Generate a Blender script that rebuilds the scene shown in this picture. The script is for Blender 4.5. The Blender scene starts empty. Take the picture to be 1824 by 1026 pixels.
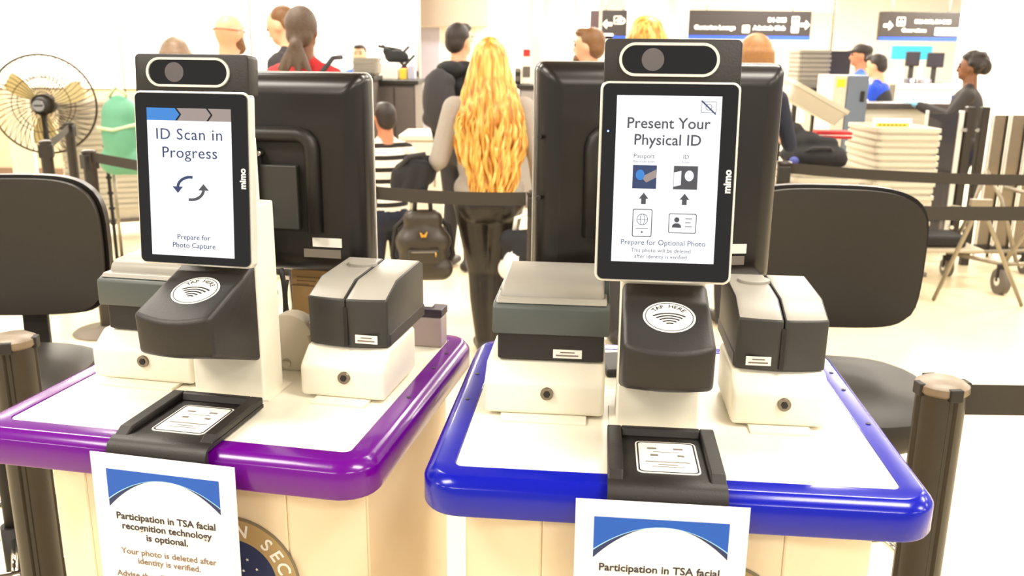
import bpy, bmesh, math, random
import numpy as np
from mathutils import Vector, Matrix, Euler
random.seed(7); np.random.seed(7)
R = math.radians
scn = bpy.context.scene
COL = scn.collection

# ------------------------------------------------------------------ camera
FPX, CAMH, PITCH, ROLL = 1586.0, 1.5, R(14.6), R(0.6)
cam_d = bpy.data.cameras.new('camera'); cam = bpy.data.objects.new('camera', cam_d); COL.objects.link(cam)
cam_d.sensor_fit = 'HORIZONTAL'; cam_d.sensor_width = 36; cam_d.lens = 36 * FPX / 1824
cam_d.clip_start = .02; cam_d.clip_end = 200
cam_d.dof.use_dof = True; cam_d.dof.focus_distance = 1.15; cam_d.dof.aperture_fstop = 9
cam.matrix_world = Matrix.Translation((0, 0, CAMH)) @ Matrix.Rotation(R(90) - PITCH, 4, 'X') @ Matrix.Rotation(ROLL, 4, 'Z')
scn.camera = cam
# ------------------------------------------------------------------ world, light, exposure
w = bpy.data.worlds.new('concourse_light'); scn.world = w; w.use_nodes = True
bg = w.node_tree.nodes['Background']; bg.inputs[0].default_value = (1.0, .95, .87, 1); bg.inputs[1].default_value = .58
vs = scn.view_settings
vs.view_transform = 'Standard'; vs.look = 'None'; vs.gamma = 1; vs.use_curve_mapping = False; vs.exposure = .2
CEIL = 3.3
def ceiling_lamp(x, y, sx, sy, power):
    l = bpy.data.lights.new('ceiling_light', 'AREA'); l.shape = 'RECTANGLE'; l.size = sx; l.size_y = sy
    l.energy = power; l.color = (1.0, .93, .82)
    o = bpy.data.objects.new('ceiling_light', l); COL.objects.link(o); o.location = (x, y, CEIL - .03)
LAMPS = [(x, y) for y in (-2.2, .2, 2.6, 5.0, 7.6, 10.4, 13.5, 17.0) for x in (-5.2, -1.9, 1.4, 4.7, 8.0)]
for (x, y) in LAMPS: ceiling_lamp(x, y, 1.3, .55, 72 if y < 9 else 250)

# ------------------------------------------------------------------ helpers
_c, _s = math.cos(ROLL), math.sin(ROLL)
FW = Vector((0, math.cos(PITCH), -math.sin(PITCH))); UP = Vector((0, math.sin(PITCH), math.cos(PITCH))); RT = Vector((1, 0, 0))
def ray(px, py):
    u, v = px - 912, py - 513
    return FW + RT * ((_c * u + _s * v) / FPX) - UP * ((-_s * u + _c * v) / FPX)
def at(px, py, Y):
    d = ray(px, py); return Vector((0, 0, CAMH)) + d * (Y / d.y)
def atz(px, py, z):
    d = ray(px, py); return Vector((0, 0, CAMH)) + d * ((z - CAMH) / d.z)
def lin(c):
    return tuple(((x / 255) / 12.92 if x / 255 <= .04045 else ((x / 255 + .055) / 1.055) ** 2.4) for x in c) + (1,)
MATS = {}
def M(name, col, rough=.5, metal=0, var=.05, scale=40, bump=0, coat=0, spec=.5, trans=0, ior=1.45):
    if name in MATS: return MATS[name]
    m = bpy.data.materials.new(name); m.use_nodes = True; nt = m.node_tree; p = nt.nodes['Principled BSDF']
    tc = nt.nodes.new('ShaderNodeTexCoord'); nz = nt.nodes.new('ShaderNodeTexNoise'); nz.inputs['Scale'].default_value = scale
    nz.inputs['Detail'].default_value = 4
    nt.links.new(tc.outputs['Object'], nz.inputs['Vector'])
    mx = nt.nodes.new('ShaderNodeMix'); mx.data_type = 'RGBA'
    c = lin(col); a = tuple(min(1, x * (1 + var)) for x in c[:3]) + (1,); b = tuple(x * (1 - var) for x in c[:3]) + (1,)
    mx.inputs[6].default_value = b; mx.inputs[7].default_value = a
    nt.links.new(nz.outputs['Fac'], mx.inputs[0]); nt.links.new(mx.outputs[2], p.inputs['Base Color'])
    p.inputs['Roughness'].default_value = rough; p.inputs['Metallic'].default_value = metal
    p.inputs['Specular IOR Level'].default_value = spec; p.inputs['Coat Weight'].default_value = coat
    p.inputs['Coat Roughness'].default_value = .06
    if trans: p.inputs['Transmission Weight'].default_value = trans; p.inputs['IOR'].default_value = ior
    if bump:
        b2 = nt.nodes.new('ShaderNodeBump'); b2.inputs['Strength'].default_value = bump; b2.inputs['Distance'].default_value = .002
        n2 = nt.nodes.new('ShaderNodeTexNoise'); n2.inputs['Scale'].default_value = scale * 8
        nt.links.new(tc.outputs['Object'], n2.inputs['Vector'])
        nt.links.new(n2.outputs['Fac'], b2.inputs['Height']); nt.links.new(b2.outputs['Normal'], p.inputs['Normal'])
    MATS[name] = m; return m
def EM(name, col, strength):
    if name in MATS: return MATS[name]
    m = bpy.data.materials.new(name); m.use_nodes = True; p = m.node_tree.nodes['Principled BSDF']
    c = lin(col); p.inputs['Base Color'].default_value = (.02, .02, .02, 1); p.inputs['Emission Color'].default_value = c
    p.inputs['Emission Strength'].default_value = strength; p.inputs['Roughness'].default_value = .25
    MATS[name] = m; return m
def tag(o, label=None, cat=None, group=None, kind=None):
    if label: o['label'] = label
    if cat: o['category'] = cat
    if group: o['group'] = group
    if kind: o['kind'] = kind
    return o
def empty(name, loc, rz=0, label=None, cat=None, group=None, rot=None):
    o = bpy.data.objects.new(name, None); COL.objects.link(o); o.location = loc; o.empty_display_size = .05
    o.rotation_euler = rot if rot else (0, 0, rz)
    return tag(o, label, cat, group)
class MB:
    """collects geometry of ONE mesh object"""
    def __init__(s): s.bm = bmesh.new()
    def _mat(s, faces, mi):
        if mi:
            for f in faces: f.material_index = mi
    def box(s, lo, hi, r=0, seg=2, mi=0, mtx=None):
        t = bmesh.new(); bmesh.ops.create_cube(t, size=1)
        sx, sy, sz = (hi[i] - lo[i] for i in range(3))
        for v in t.verts: v.co = Vector((lo[0] + (v.co.x + .5) * sx, lo[1] + (v.co.y + .5) * sy, lo[2] + (v.co.z + .5) * sz))
        if r: bmesh.ops.bevel(t, geom=t.edges[:], offset=min(r, .49 * min(sx, sy, sz)), segments=seg, profile=.5, affect='EDGES')
        return s._merge(t, mi, mtx)
    def _merge(s, t, mi=0, mtx=None):
        if mtx is not None: bmesh.ops.transform(t, matrix=mtx, verts=t.verts)
        vm = {v: s.bm.verts.new(v.co) for v in t.verts}
        for f in t.faces:
            try: n = s.bm.faces.new([vm[v] for v in f.verts]); n.material_index = mi; n.smooth = f.smooth
            except ValueError: pass
        t.free(); return s
    def prism(s, pts, axis, a, b, r=0, seg=2, mi=0, mtx=None):
        """polygon pts in the plane normal to axis ('x','y','z'), from a to b"""
        t = bmesh.new()
        def mk(p, q):
            return {'x': (q, p[0], p[1]), 'y': (p[0], q, p[1]), 'z': (p[0], p[1], q)}[axis]
        A = [t.verts.new(mk(p, a)) for p in pts]; B = [t.verts.new(mk(p, b)) for p in pts]
        t.faces.new(A); t.faces.new(B[::-1]); n = len(pts)
        for i in range(n): t.faces.new([A[i], B[i], B[(i + 1) % n], A[(i + 1) % n]])
        bmesh.ops.recalc_face_normals(t, faces=t.faces)
        if r: bmesh.ops.bevel(t, geom=[e for e in t.edges if e.calc_face_angle(0) > .5], offset=r, segments=seg, profile=.5, affect='EDGES')
        return s._merge(t, mi, mtx)
    def cyl(s, p0, p1, r0, r1=None, n=24, mi=0, caps=True, smooth=True):
        r1 = r0 if r1 is None else r1
        p0, p1 = Vector(p0), Vector(p1); d = p1 - p0
        q = d.to_track_quat('Z', 'Y').to_matrix()
        A = []; B = []
        for i in range(n):
            a = 2 * math.pi * i / n; v = Vector((math.cos(a), math.sin(a), 0))
            A.append(s.bm.verts.new(p0 + q @ (v * r0))); B.append(s.bm.verts.new(p1 + q @ (v * r1)))
        for i in range(n):
            f = s.bm.faces.new([A[i], A[(i + 1) % n], B[(i + 1) % n], B[i]]); f.material_index = mi; f.smooth = smooth
        if caps:
            f = s.bm.faces.new(A[::-1]); f.material_index = mi; f = s.bm.faces.new(B); f.material_index = mi
        return s
    def lathe(s, prof, n=32, mi=0, mtx=None):
        """profile [(r,z)] about z"""
        t = bmesh.new(); rings = []
        for (r, z) in prof:
            rings.append([t.verts.new((r * math.cos(2 * math.pi * i / n), r * math.sin(2 * math.pi * i / n), z)) for i in range(n)] if r > 1e-6 else [t.verts.new((0, 0, z))])
        for a, b in zip(rings[:-1], rings[1:]):
            for i in range(n):
                j = (i + 1) % n
                q = [a[i % len(a)], a[j % len(a)], b[j % len(b)], b[i % len(b)]]
                q2 = []
                for v in q:
                    if v not in q2: q2.append(v)
                if len(q2) > 2:
                    f = t.faces.new(q2); f.smooth = True
        bmesh.ops.recalc_face_normals(t, faces=t.faces)
        return s._merge(t, mi, mtx)
    def tube(s, pts, r, n=6, mi=0, closed=False):
        pts = [Vector(p) for p in pts]; N = len(pts); rings = []; prev = None
        rr = r if isinstance(r, (list, tuple)) else [r] * N
        for i, p in enumerate(pts):
            d = (pts[(i + 1) % N] - pts[i - 1]) if closed else (pts[min(i + 1, N - 1)] - pts[max(i - 1, 0)])
            d.normalize()
            if prev is None:
                x = d.orthogonal().normalized()
            else:
                x = (prev - d * prev.dot(d)); x = x.normalized() if x.length > 1e-6 else d.orthogonal().normalized()
            prev = x; y = d.cross(x)
            rings.append([s.bm.verts.new(p + (x * math.cos(2 * math.pi * k / n) + y * math.sin(2 * math.pi * k / n)) * rr[i]) for k in range(n)])
        for i in range(N if closed else N - 1):
            a, b = rings[i], rings[(i + 1) % N]
            for k in range(n):
                f = s.bm.faces.new([a[k], a[(k + 1) % n], b[(k + 1) % n], b[k]]); f.material_index = mi; f.smooth = True
        if not closed:
            s.bm.faces.new(rings[0][::-1]).material_index = mi; s.bm.faces.new(rings[-1]).material_index = mi
        return s
    def sphere(s, c, rad, mi=0, u=20, v=12, mtx=None):
        t = bmesh.new(); bmesh.ops.create_uvsphere(t, u_segments=u, v_segments=v, radius=1)
        rad = (rad,) * 3 if not isinstance(rad, (tuple, list)) else rad
        for q in t.verts: q.co = Vector((q.co.x * rad[0] + c[0], q.co.y * rad[1] + c[1], q.co.z * rad[2] + c[2]))
        for f in t.faces: f.smooth = True
        return s._merge(t, mi, mtx)
    def poly(s, pts, mi=0):
        f = s.bm.faces.new([s.bm.verts.new(p) for p in pts]); f.material_index = mi; return s
    def build(s, name, mat, parent=None, loc=None, rot=None, smooth=False, recalc=True):
        me = bpy.data.meshes.new(name)
        if recalc: bmesh.ops.recalc_face_normals(s.bm, faces=s.bm.faces)
        s.bm.to_mesh(me); s.bm.free()
        for m in (mat if isinstance(mat, (list, tuple)) else [mat]): me.materials.append(m)
        if smooth:
            me.polygons.foreach_set('use_smooth', [True] * len(me.polygons))
            me.set_sharp_from_angle(angle=R(38))
        o = bpy.data.objects.new(name, me); COL.objects.link(o)
        if parent: o.parent = parent
        if loc is not None: o.location = loc
        if rot is not None: o.rotation_euler = rot
        return o
def rrect(w, h, r, n=6, cx=0, cy=0):
    pts = []
    for (sx, sy, a0) in ((1, 1, 0), (-1, 1, 90), (-1, -1, 180), (1, -1, 270)):
        for i in range(n + 1):
            a = R(a0 + 90 * i / n); pts.append((cx + sx * (w / 2 - r) + r * math.cos(a), cy + sy * (h / 2 - r) + r * math.sin(a)))
    return pts
def ringprism(mb, outer, inner, axis, a, b, mi=0):
    def mk(p, q): return {'x': (q, p[0], p[1]), 'y': (p[0], q, p[1]), 'z': (p[0], p[1], q)}[axis]
    bm = mb.bm; n = len(outer)
    v = [[bm.verts.new(mk(p, q)) for p in P] for P, q in ((outer, a), (inner, a), (inner, b), (outer, b))]
    for k in range(4):
        A, B = v[k], v[(k + 1) % 4]
        for i in range(n):
            f = bm.faces.new([A[i], A[(i + 1) % n], B[(i + 1) % n], B[i]]); f.material_index = mi
    return mb
def text(body, size, mat, parent, loc, name='lettering', align='CENTER', bold=0, rot=None, thick=.0002, space=1.0, wx=1.0):
    """flat lettering in the local x/z plane, read from -y"""
    cu = bpy.data.curves.new(name, 'FONT'); cu.body = body; cu.size = size; cu.align_x = align; cu.align_y = 'CENTER'
    cu.offset = bold; cu.extrude = thick; cu.resolution_u = 3; cu.space_character = space
    o = bpy.data.objects.new(name, cu); COL.objects.link(o)
    dg = bpy.context.evaluated_depsgraph_get(); me = bpy.data.meshes.new_from_object(o.evaluated_get(dg))
    bpy.data.objects.remove(o); bpy.data.curves.remove(cu)
    me.transform(Matrix.Rotation(R(90), 4, 'X') @ Matrix.Scale(wx, 4, (1, 0, 0))); me.name = name
    me.materials.clear(); me.materials.append(mat)
    o = bpy.data.objects.new(name, me); COL.objects.link(o); o.location = loc
    if parent: o.parent = parent
    if rot: o.rotation_euler = rot
    return o
def copy_tree(o, parent=None):
    c = o.copy(); COL.objects.link(c); c.parent = parent
    for ch in list(o.children): copy_tree(ch, c)
    return c
def blob_mesh(name, prims, mats, voxel=.014, smooth=6):
    """one continuous surface grown round tapered capsules ('c',p0,p1,r0,r1,mat) and ellipsoids ('e',c,radii,mat[,rotation])"""
    mb = MB()
    for p in prims:
        if p[0] == 'c':
            _, a, b, r0, r1, _m = p; a, b = Vector(a), Vector(b)
            n = max(2, int((b - a).length / (.5 * max(.012, min(r0, r1)))) + 1)
            mb.cyl(a, b, r0, r1, n=14); mb.sphere(a, r0, u=14, v=8); mb.sphere(b, r1, u=14, v=8)
        else:
            mt = None
            if len(p) > 4: mt = Matrix.Translation(Vector(p[1])) @ p[4].to_4x4() @ Matrix.Translation(-Vector(p[1]))
            mb.sphere(p[1], tuple(p[2]), u=24, v=16, mtx=mt)
    o = mb.build('temporary', mats[0], recalc=False)
    md = o.modifiers.new('r', 'REMESH'); md.mode = 'VOXEL'; md.voxel_size = voxel; md.use_smooth_shade = True
    sm = o.modifiers.new('s', 'SMOOTH'); sm.factor = .5; sm.iterations = smooth
    dg = bpy.context.evaluated_depsgraph_get(); me = bpy.data.meshes.new_from_object(o.evaluated_get(dg)); me.name = name
    om = o.data; bpy.data.objects.remove(o); bpy.data.meshes.remove(om)
    me.materials.clear()
    for m in mats: me.materials.append(m)
    n = len(me.polygons); ce = np.empty(n * 3); me.polygons.foreach_get('center', ce); ce = ce.reshape(-1, 3)
    best = np.full(n, 1e9); idx = np.zeros(n, dtype=np.int32)
    for p in prims:
        if p[0] == 'c':
            a, b = np.array(p[1], float), np.array(p[2], float); d = b - a; L2 = max(d @ d, 1e-9)
            t = np.clip(((ce - a) @ d) / L2, 0, 1); dist = np.linalg.norm(ce - (a + t[:, None] * d), axis=1) - (p[3] + (p[4] - p[3]) * t); mi = p[5]
        else:
            q = ce - np.array(p[1], float)
            if len(p) > 4: q = q @ np.array(p[4].to_3x3())
            rr = np.array(p[2], float); k = np.linalg.norm(q / rr, axis=1); dist = (k - 1) * rr.min(); mi = p[3]
        m = dist < best; best[m] = dist[m]; idx[m] = mi
    me.polygons.foreach_set('material_index', idx); me.polygons.foreach_set('use_smooth', [True] * n)
    return me
def blob(name, prims, mats, parent=None, voxel=.014, smooth=6):
    o = bpy.data.objects.new(name, blob_mesh(name, prims, mats if isinstance(mats, list) else [mats], voxel, smooth)); COL.objects.link(o)
    if parent: o.parent = parent
    return o

# ------------------------------------------------------------------ materials
white_top = M('white_laminate', (238, 232, 214), .28, var=.02, scale=25)
cream = M('cream_laminate', (232, 214, 182), .45, var=.03, scale=18)
purple = M('purple_gloss', (96, 2, 126), .2, var=.03, coat=.15, spec=.35)
blue = M('blue_gloss', (5, 18, 156), .2, var=.03, coat=.15, spec=.35)
whitebox = M('white_powder_coat', (236, 230, 212), .4, var=.02, bump=.05)
blackp = M('black_plastic', (29, 25, 23), .48, var=.08, bump=.12, scale=60)
blackg = M('black_gloss_plastic', (24, 20, 18), .3, var=.08)
blackm = M('black_matte', (26, 22, 19), .6, var=.1)
glassb = M('black_glass', (6, 6, 10), .03, var=.05, spec=.6)
silver = M('silver_edge', (226, 222, 214), .3, metal=.4, var=.03)
steel = M('steel', (190, 182, 168), .25, metal=1, var=.05)
chrome = M('chrome', (215, 212, 205), .12, metal=1, var=.03)
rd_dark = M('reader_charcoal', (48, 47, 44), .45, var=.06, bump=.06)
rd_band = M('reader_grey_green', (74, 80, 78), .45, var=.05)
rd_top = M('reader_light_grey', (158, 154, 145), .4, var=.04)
paper = M('white_paper', (244, 242, 236), .6, var=.01)
sleeve = M('clear_sleeve', (235, 228, 232), .15, var=.02)
ink = M('black_ink', (52, 46, 58), .7, var=.05)
inkgrey = M('grey_ink', (128, 108, 100), .7, var=.05)
inkblue = M('blue_print', (6, 80, 178), .55, var=.08, scale=6)
inknavy = M('navy_print', (28, 44, 92), .55, var=.05)
inklight = M('pale_blue_print', (150, 205, 240), .55, var=.03)
sticker = M('white_sticker', (240, 236, 226), .5, var=.02)
stickgrey = M('grey_sticker', (120, 112, 102), .4, var=.05)
stickink = M('sticker_ink', (120, 108, 96), .7)
screenw = EM('screen_white', (250, 252, 255), 1.05)
screenink = EM('screen_dark_ink', (84, 86, 98), .55)
screennavy = EM('screen_navy', (22, 64, 122), .6)
screenblue = EM('screen_blue', (36, 138, 226), .8)
screengrey = EM('screen_grey', (190, 172, 166), .6)
bluled = EM('blue_led', (120, 150, 255), 3)
vinyl = M('black_vinyl', (37, 32, 26), .5, var=.08, bump=.1, scale=90)
vinyl_edge = M('black_moulded_edge', (24, 20, 17), .4, var=.06)
post_m = M('black_painted_post', (40, 33, 26), .35, var=.1)
belt_m = M('belt_webbing', (48, 42, 34), .75, var=.1, scale=200)
tray_m = M('grey_white_bin_plastic', (192, 184, 166), .5, var=.03)
tray_grey = M('grey_bin_plastic', (138, 132, 122), .5, var=.05)
rubber = M('grey_rubber', (96, 88, 78), .7)
tubem = M('grey_tube', (150, 140, 122), .35, metal=.6)
skin_l = M('skin_light', (222, 164, 128), .5, var=.05)
skin_m = M('skin_tan', (196, 132, 96), .5, var=.05)
skin_d = M('skin_brown', (122, 78, 48), .5, var=.05)
black_cloth = M('black_cloth', (30, 29, 32), .85, var=.12, bump=.2)
dark_cloth = M('charcoal_cloth', (52, 50, 52), .85, var=.12, bump=.2)
navy_cloth = M('navy_cloth', (26, 30, 48), .8, var=.1)
white_cloth = M('white_cloth', (238, 234, 228), .85, var=.03, bump=.2)
grey_knit = M('grey_knit', (158, 149, 140), .9, var=.08, bump=.4, scale=80)
leather = M('black_leather', (30, 24, 19), .3, var=.15, scale=30, bump=.3)
red_cloth = M('red_cloth', (196, 44, 48), .8, var=.08)
blue_cloth = M('blue_cloth', (38, 92, 206), .8, var=.06)
royal_cloth = M('royal_blue_cloth', (20, 66, 190), .8, var=.06)
shoe_m = M('dark_shoe', (40, 36, 34), .5)
orange_m = M('orange_shoe', (226, 92, 24), .6)
hair_dark = M('dark_hair', (42, 32, 26), .55, var=.3, scale=60, bump=.5)
hair_brown = M('brown_hair', (112, 76, 40), .5, var=.3, scale=60, bump=.5)
hair_grey = M('grey_brown_hair', (122, 100, 78), .5, var=.3, scale=60)
glove_m = M('blue_glove', (130, 196, 232), .5)
# blond hair with darker strands
def blond():
    m = M('blond_hair', (224, 170, 82), .42, var=.0); nt = m.node_tree; p = nt.nodes['Principled BSDF']
    tc = nt.nodes.new('ShaderNodeTexCoord'); mp = nt.nodes.new('ShaderNodeMapping'); mp.inputs['Scale'].default_value = (1, 1, .12)
    nz = nt.nodes.new('ShaderNodeTexNoise'); nz.inputs['Scale'].default_value = 55; nz.inputs['Detail'].default_value = 6
    cr = nt.nodes.new('ShaderNodeValToRGB'); e = cr.color_ramp.elements
    e[0].position = .36; e[0].color = lin((166, 106, 38)); e[1].position = .66; e[1].color = lin((238, 198, 116))
    k = e.new(.5); k.color = lin((218, 158, 66))
    nt.links.new(tc.outputs['Object'], mp.inputs['Vector']); nt.links.new(mp.outputs[0], nz.inputs['Vector'])
    nt.links.new(nz.outputs['Fac'], cr.inputs[0]); nt.links.new(cr.outputs[0], p.inputs['Base Color'])
    return m
hair_blond = blond()
def stripes():
    m = M('striped_jersey', (240, 236, 228), .85); nt = m.node_tree; p = nt.nodes['Principled BSDF']
    tc = nt.nodes.new('ShaderNodeTexCoord'); sx = nt.nodes.new('ShaderNodeSeparateXYZ'); mm = nt.nodes.new('ShaderNodeMath'); mm.operation = 'MULTIPLY'; mm.inputs[1].default_value = 15.5
    fr = nt.nodes.new('ShaderNodeMath'); fr.operation = 'FRACT'; cr = nt.nodes.new('ShaderNodeValToRGB'); cr.color_ramp.interpolation = 'CONSTANT'
    e = cr.color_ramp.elements; e[0].color = lin((244, 238, 226)); e[1].position = .62; e[1].color = lin((34, 28, 26))
    nt.links.new(tc.outputs['Object'], sx.inputs[0]); nt.links.new(sx.outputs[2], mm.inputs[0]); nt.links.new(mm.outputs[0], fr.inputs[0])
    nt.links.new(fr.outputs[0], cr.inputs[0]); nt.links.new(cr.outputs[0], p.inputs['Base Color'])
    return m
striped = stripes()

# ------------------------------------------------------------------ setting
floor_m = M('polished_cream_terrazzo', (226, 211, 176), .32, var=.05, scale=9)
wall_m = M('white_wall_paint', (240, 238, 232), .6, var=.01, scale=3)
wains_m = M('beige_wainscot', (200, 184, 152), .6, var=.04, scale=5)
ceil_m = M('dim_ceiling', (112, 104, 98), .8, var=.02)
gap_m = M('dark_gap', (120, 96, 78), .6)
col_m = M('pale_column_panel', (226, 220, 214), .45, var=.02, scale=3)
lav_m = M('lavender_grey_panel', (176, 174, 190), .5, var=.03, scale=3)
def struct(name, mb, mat, parent=None, **k):
    o = mb.build(name, mat, parent, **k)
    if not parent: o['kind'] = 'structure'
    return o
struct('floor', MB().box((-10, -4, -.1), (13, 24, 0)), floor_m)
struct('ceiling', MB().box((-10, -4, CEIL), (13, 24, CEIL + .1)), ceil_m)
struct('wall_back', MB().box((-10, 22, 0), (13, 22.15, CEIL)), wall_m)
struct('wall_west', MB().box((-9.2, -4, 0), (-9.05, 22, CEIL)), wall_m)
# white partition on the left: tall panels over a beige wainscot, one open seam
PY = 11.0
xs, xe = at(211, 60, PY).x, at(741, 60, PY).x
wl = struct('wall_left', MB().box((-9.05, PY + .06, 0), (xe, PY + .14, CEIL)), gap_m)
zt = at(200, 160, PY).z
for a, b in ((-9.04, xs - .012), (xs + .012, xs + 1.55), (xs + 1.574, xe)):
    struct('panel', MB().box((a, PY + .02, zt + .012), (b, PY + .06, CEIL), .004), wall_m, wl)
    struct('lower_panel', MB().box((a, PY + .03, 0), (b, PY + .06, zt), .004), wains_m, wl)
struct('baseboard_left', MB().box((-9.04, PY, 0), (xe, PY + .03, .1), .004), gap_m)
xr = at(1716, 60, 13).x
struct('wall_right', MB().box((xr, 13, 0), (13, 13.15, CEIL), .005), wall_m)
# silver pole with grey service door beside it
def px_box(x0, y0, x1, y1, Y, dy, zmin=None):
    a, b = at(x0, y1, Y), at(x1, y0, Y)
    return (a.x, Y, a.z if zmin is None else zmin), (b.x, Y + dy, b.z)
o = struct('pillar', MB().cyl((at(745, 60, 9.0).x, 9.0, 0), (at(745, 60, 9.0).x, 9.0, CEIL), .022, n=20), silver); tag(o, 'slim silver pole rising to the ceiling beside the grey door', 'pole')
lo, hi = px_box(750, -60, 782, 235, 12, .1, 0); hi = (hi[0], hi[1], CEIL)
struct('trim_1', MB().box(lo, hi, .01), lav_m)
lo, hi = px_box(777, 12, 862, 235, 12.02, .06, 0)
dr = struct('door_1', MB().box(lo, (hi[0], hi[1], 2.3), .01), wall_m)
MB().box((lo[0] + .1, lo[1] - .012, .15), (hi[0] - .1, lo[1] + .005, 2.2), .006).build('door_leaf', white_top, dr)
p = at(788, 40, 12); MB().box((p.x - .02, 11.985, p.z - .05), (p.x + .02, 12.0, p.z + .05), .005).build('red_plate', red_cloth, dr)
lo, hi = px_box(745, -60, 870, 10, 12, .3); struct('trim_2', MB().box((lo[0], 11.8, hi[2] - .75 + .0), (hi[0], 12.3, CEIL), .01), M('taupe_bulkhead', (170, 156, 142), .6))
# columns
for i, (x0, x1, Y, mm) in enumerate(((866, 944, 14, wall_m), (947, 966, 13.9, M('taupe_column', (186, 170, 152), .5)), (978, 1020, 12.5, wall_m), (1029, 1064, 14.5, col_m), (1117, 1160, 13.2, col_m), (1166, 1186, 14, lav_m), (1207, 1226, 12.4, silver))):
    a, b = at(x0, 60, Y).x, at(x1, 60, Y).x
    pl = struct('pillar', MB().box((a, Y, 0), (b, Y + (b - a) * .9, CEIL), .02), mm)
    MB().box((a - .015, Y - .015, 0), (b + .015, Y + (b - a) * .9 + .015, .15), .01).build('pillar_base', steel, pl)
# soffit over the signs
lo, hi = px_box(1225, -60, 1500, 20, 16, .5); struct('trim_3', MB().box((lo[0], 16, lo[2]), (hi[0], 16.6, CEIL), .01), M('cream_soffit', (222, 206, 178), .6))
a = at(1483, 60, 11.5).x; struct('trim_4', MB().box((a - .012, 11.5, 0), (a + .012, 11.53, CEIL)), steel)

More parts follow.
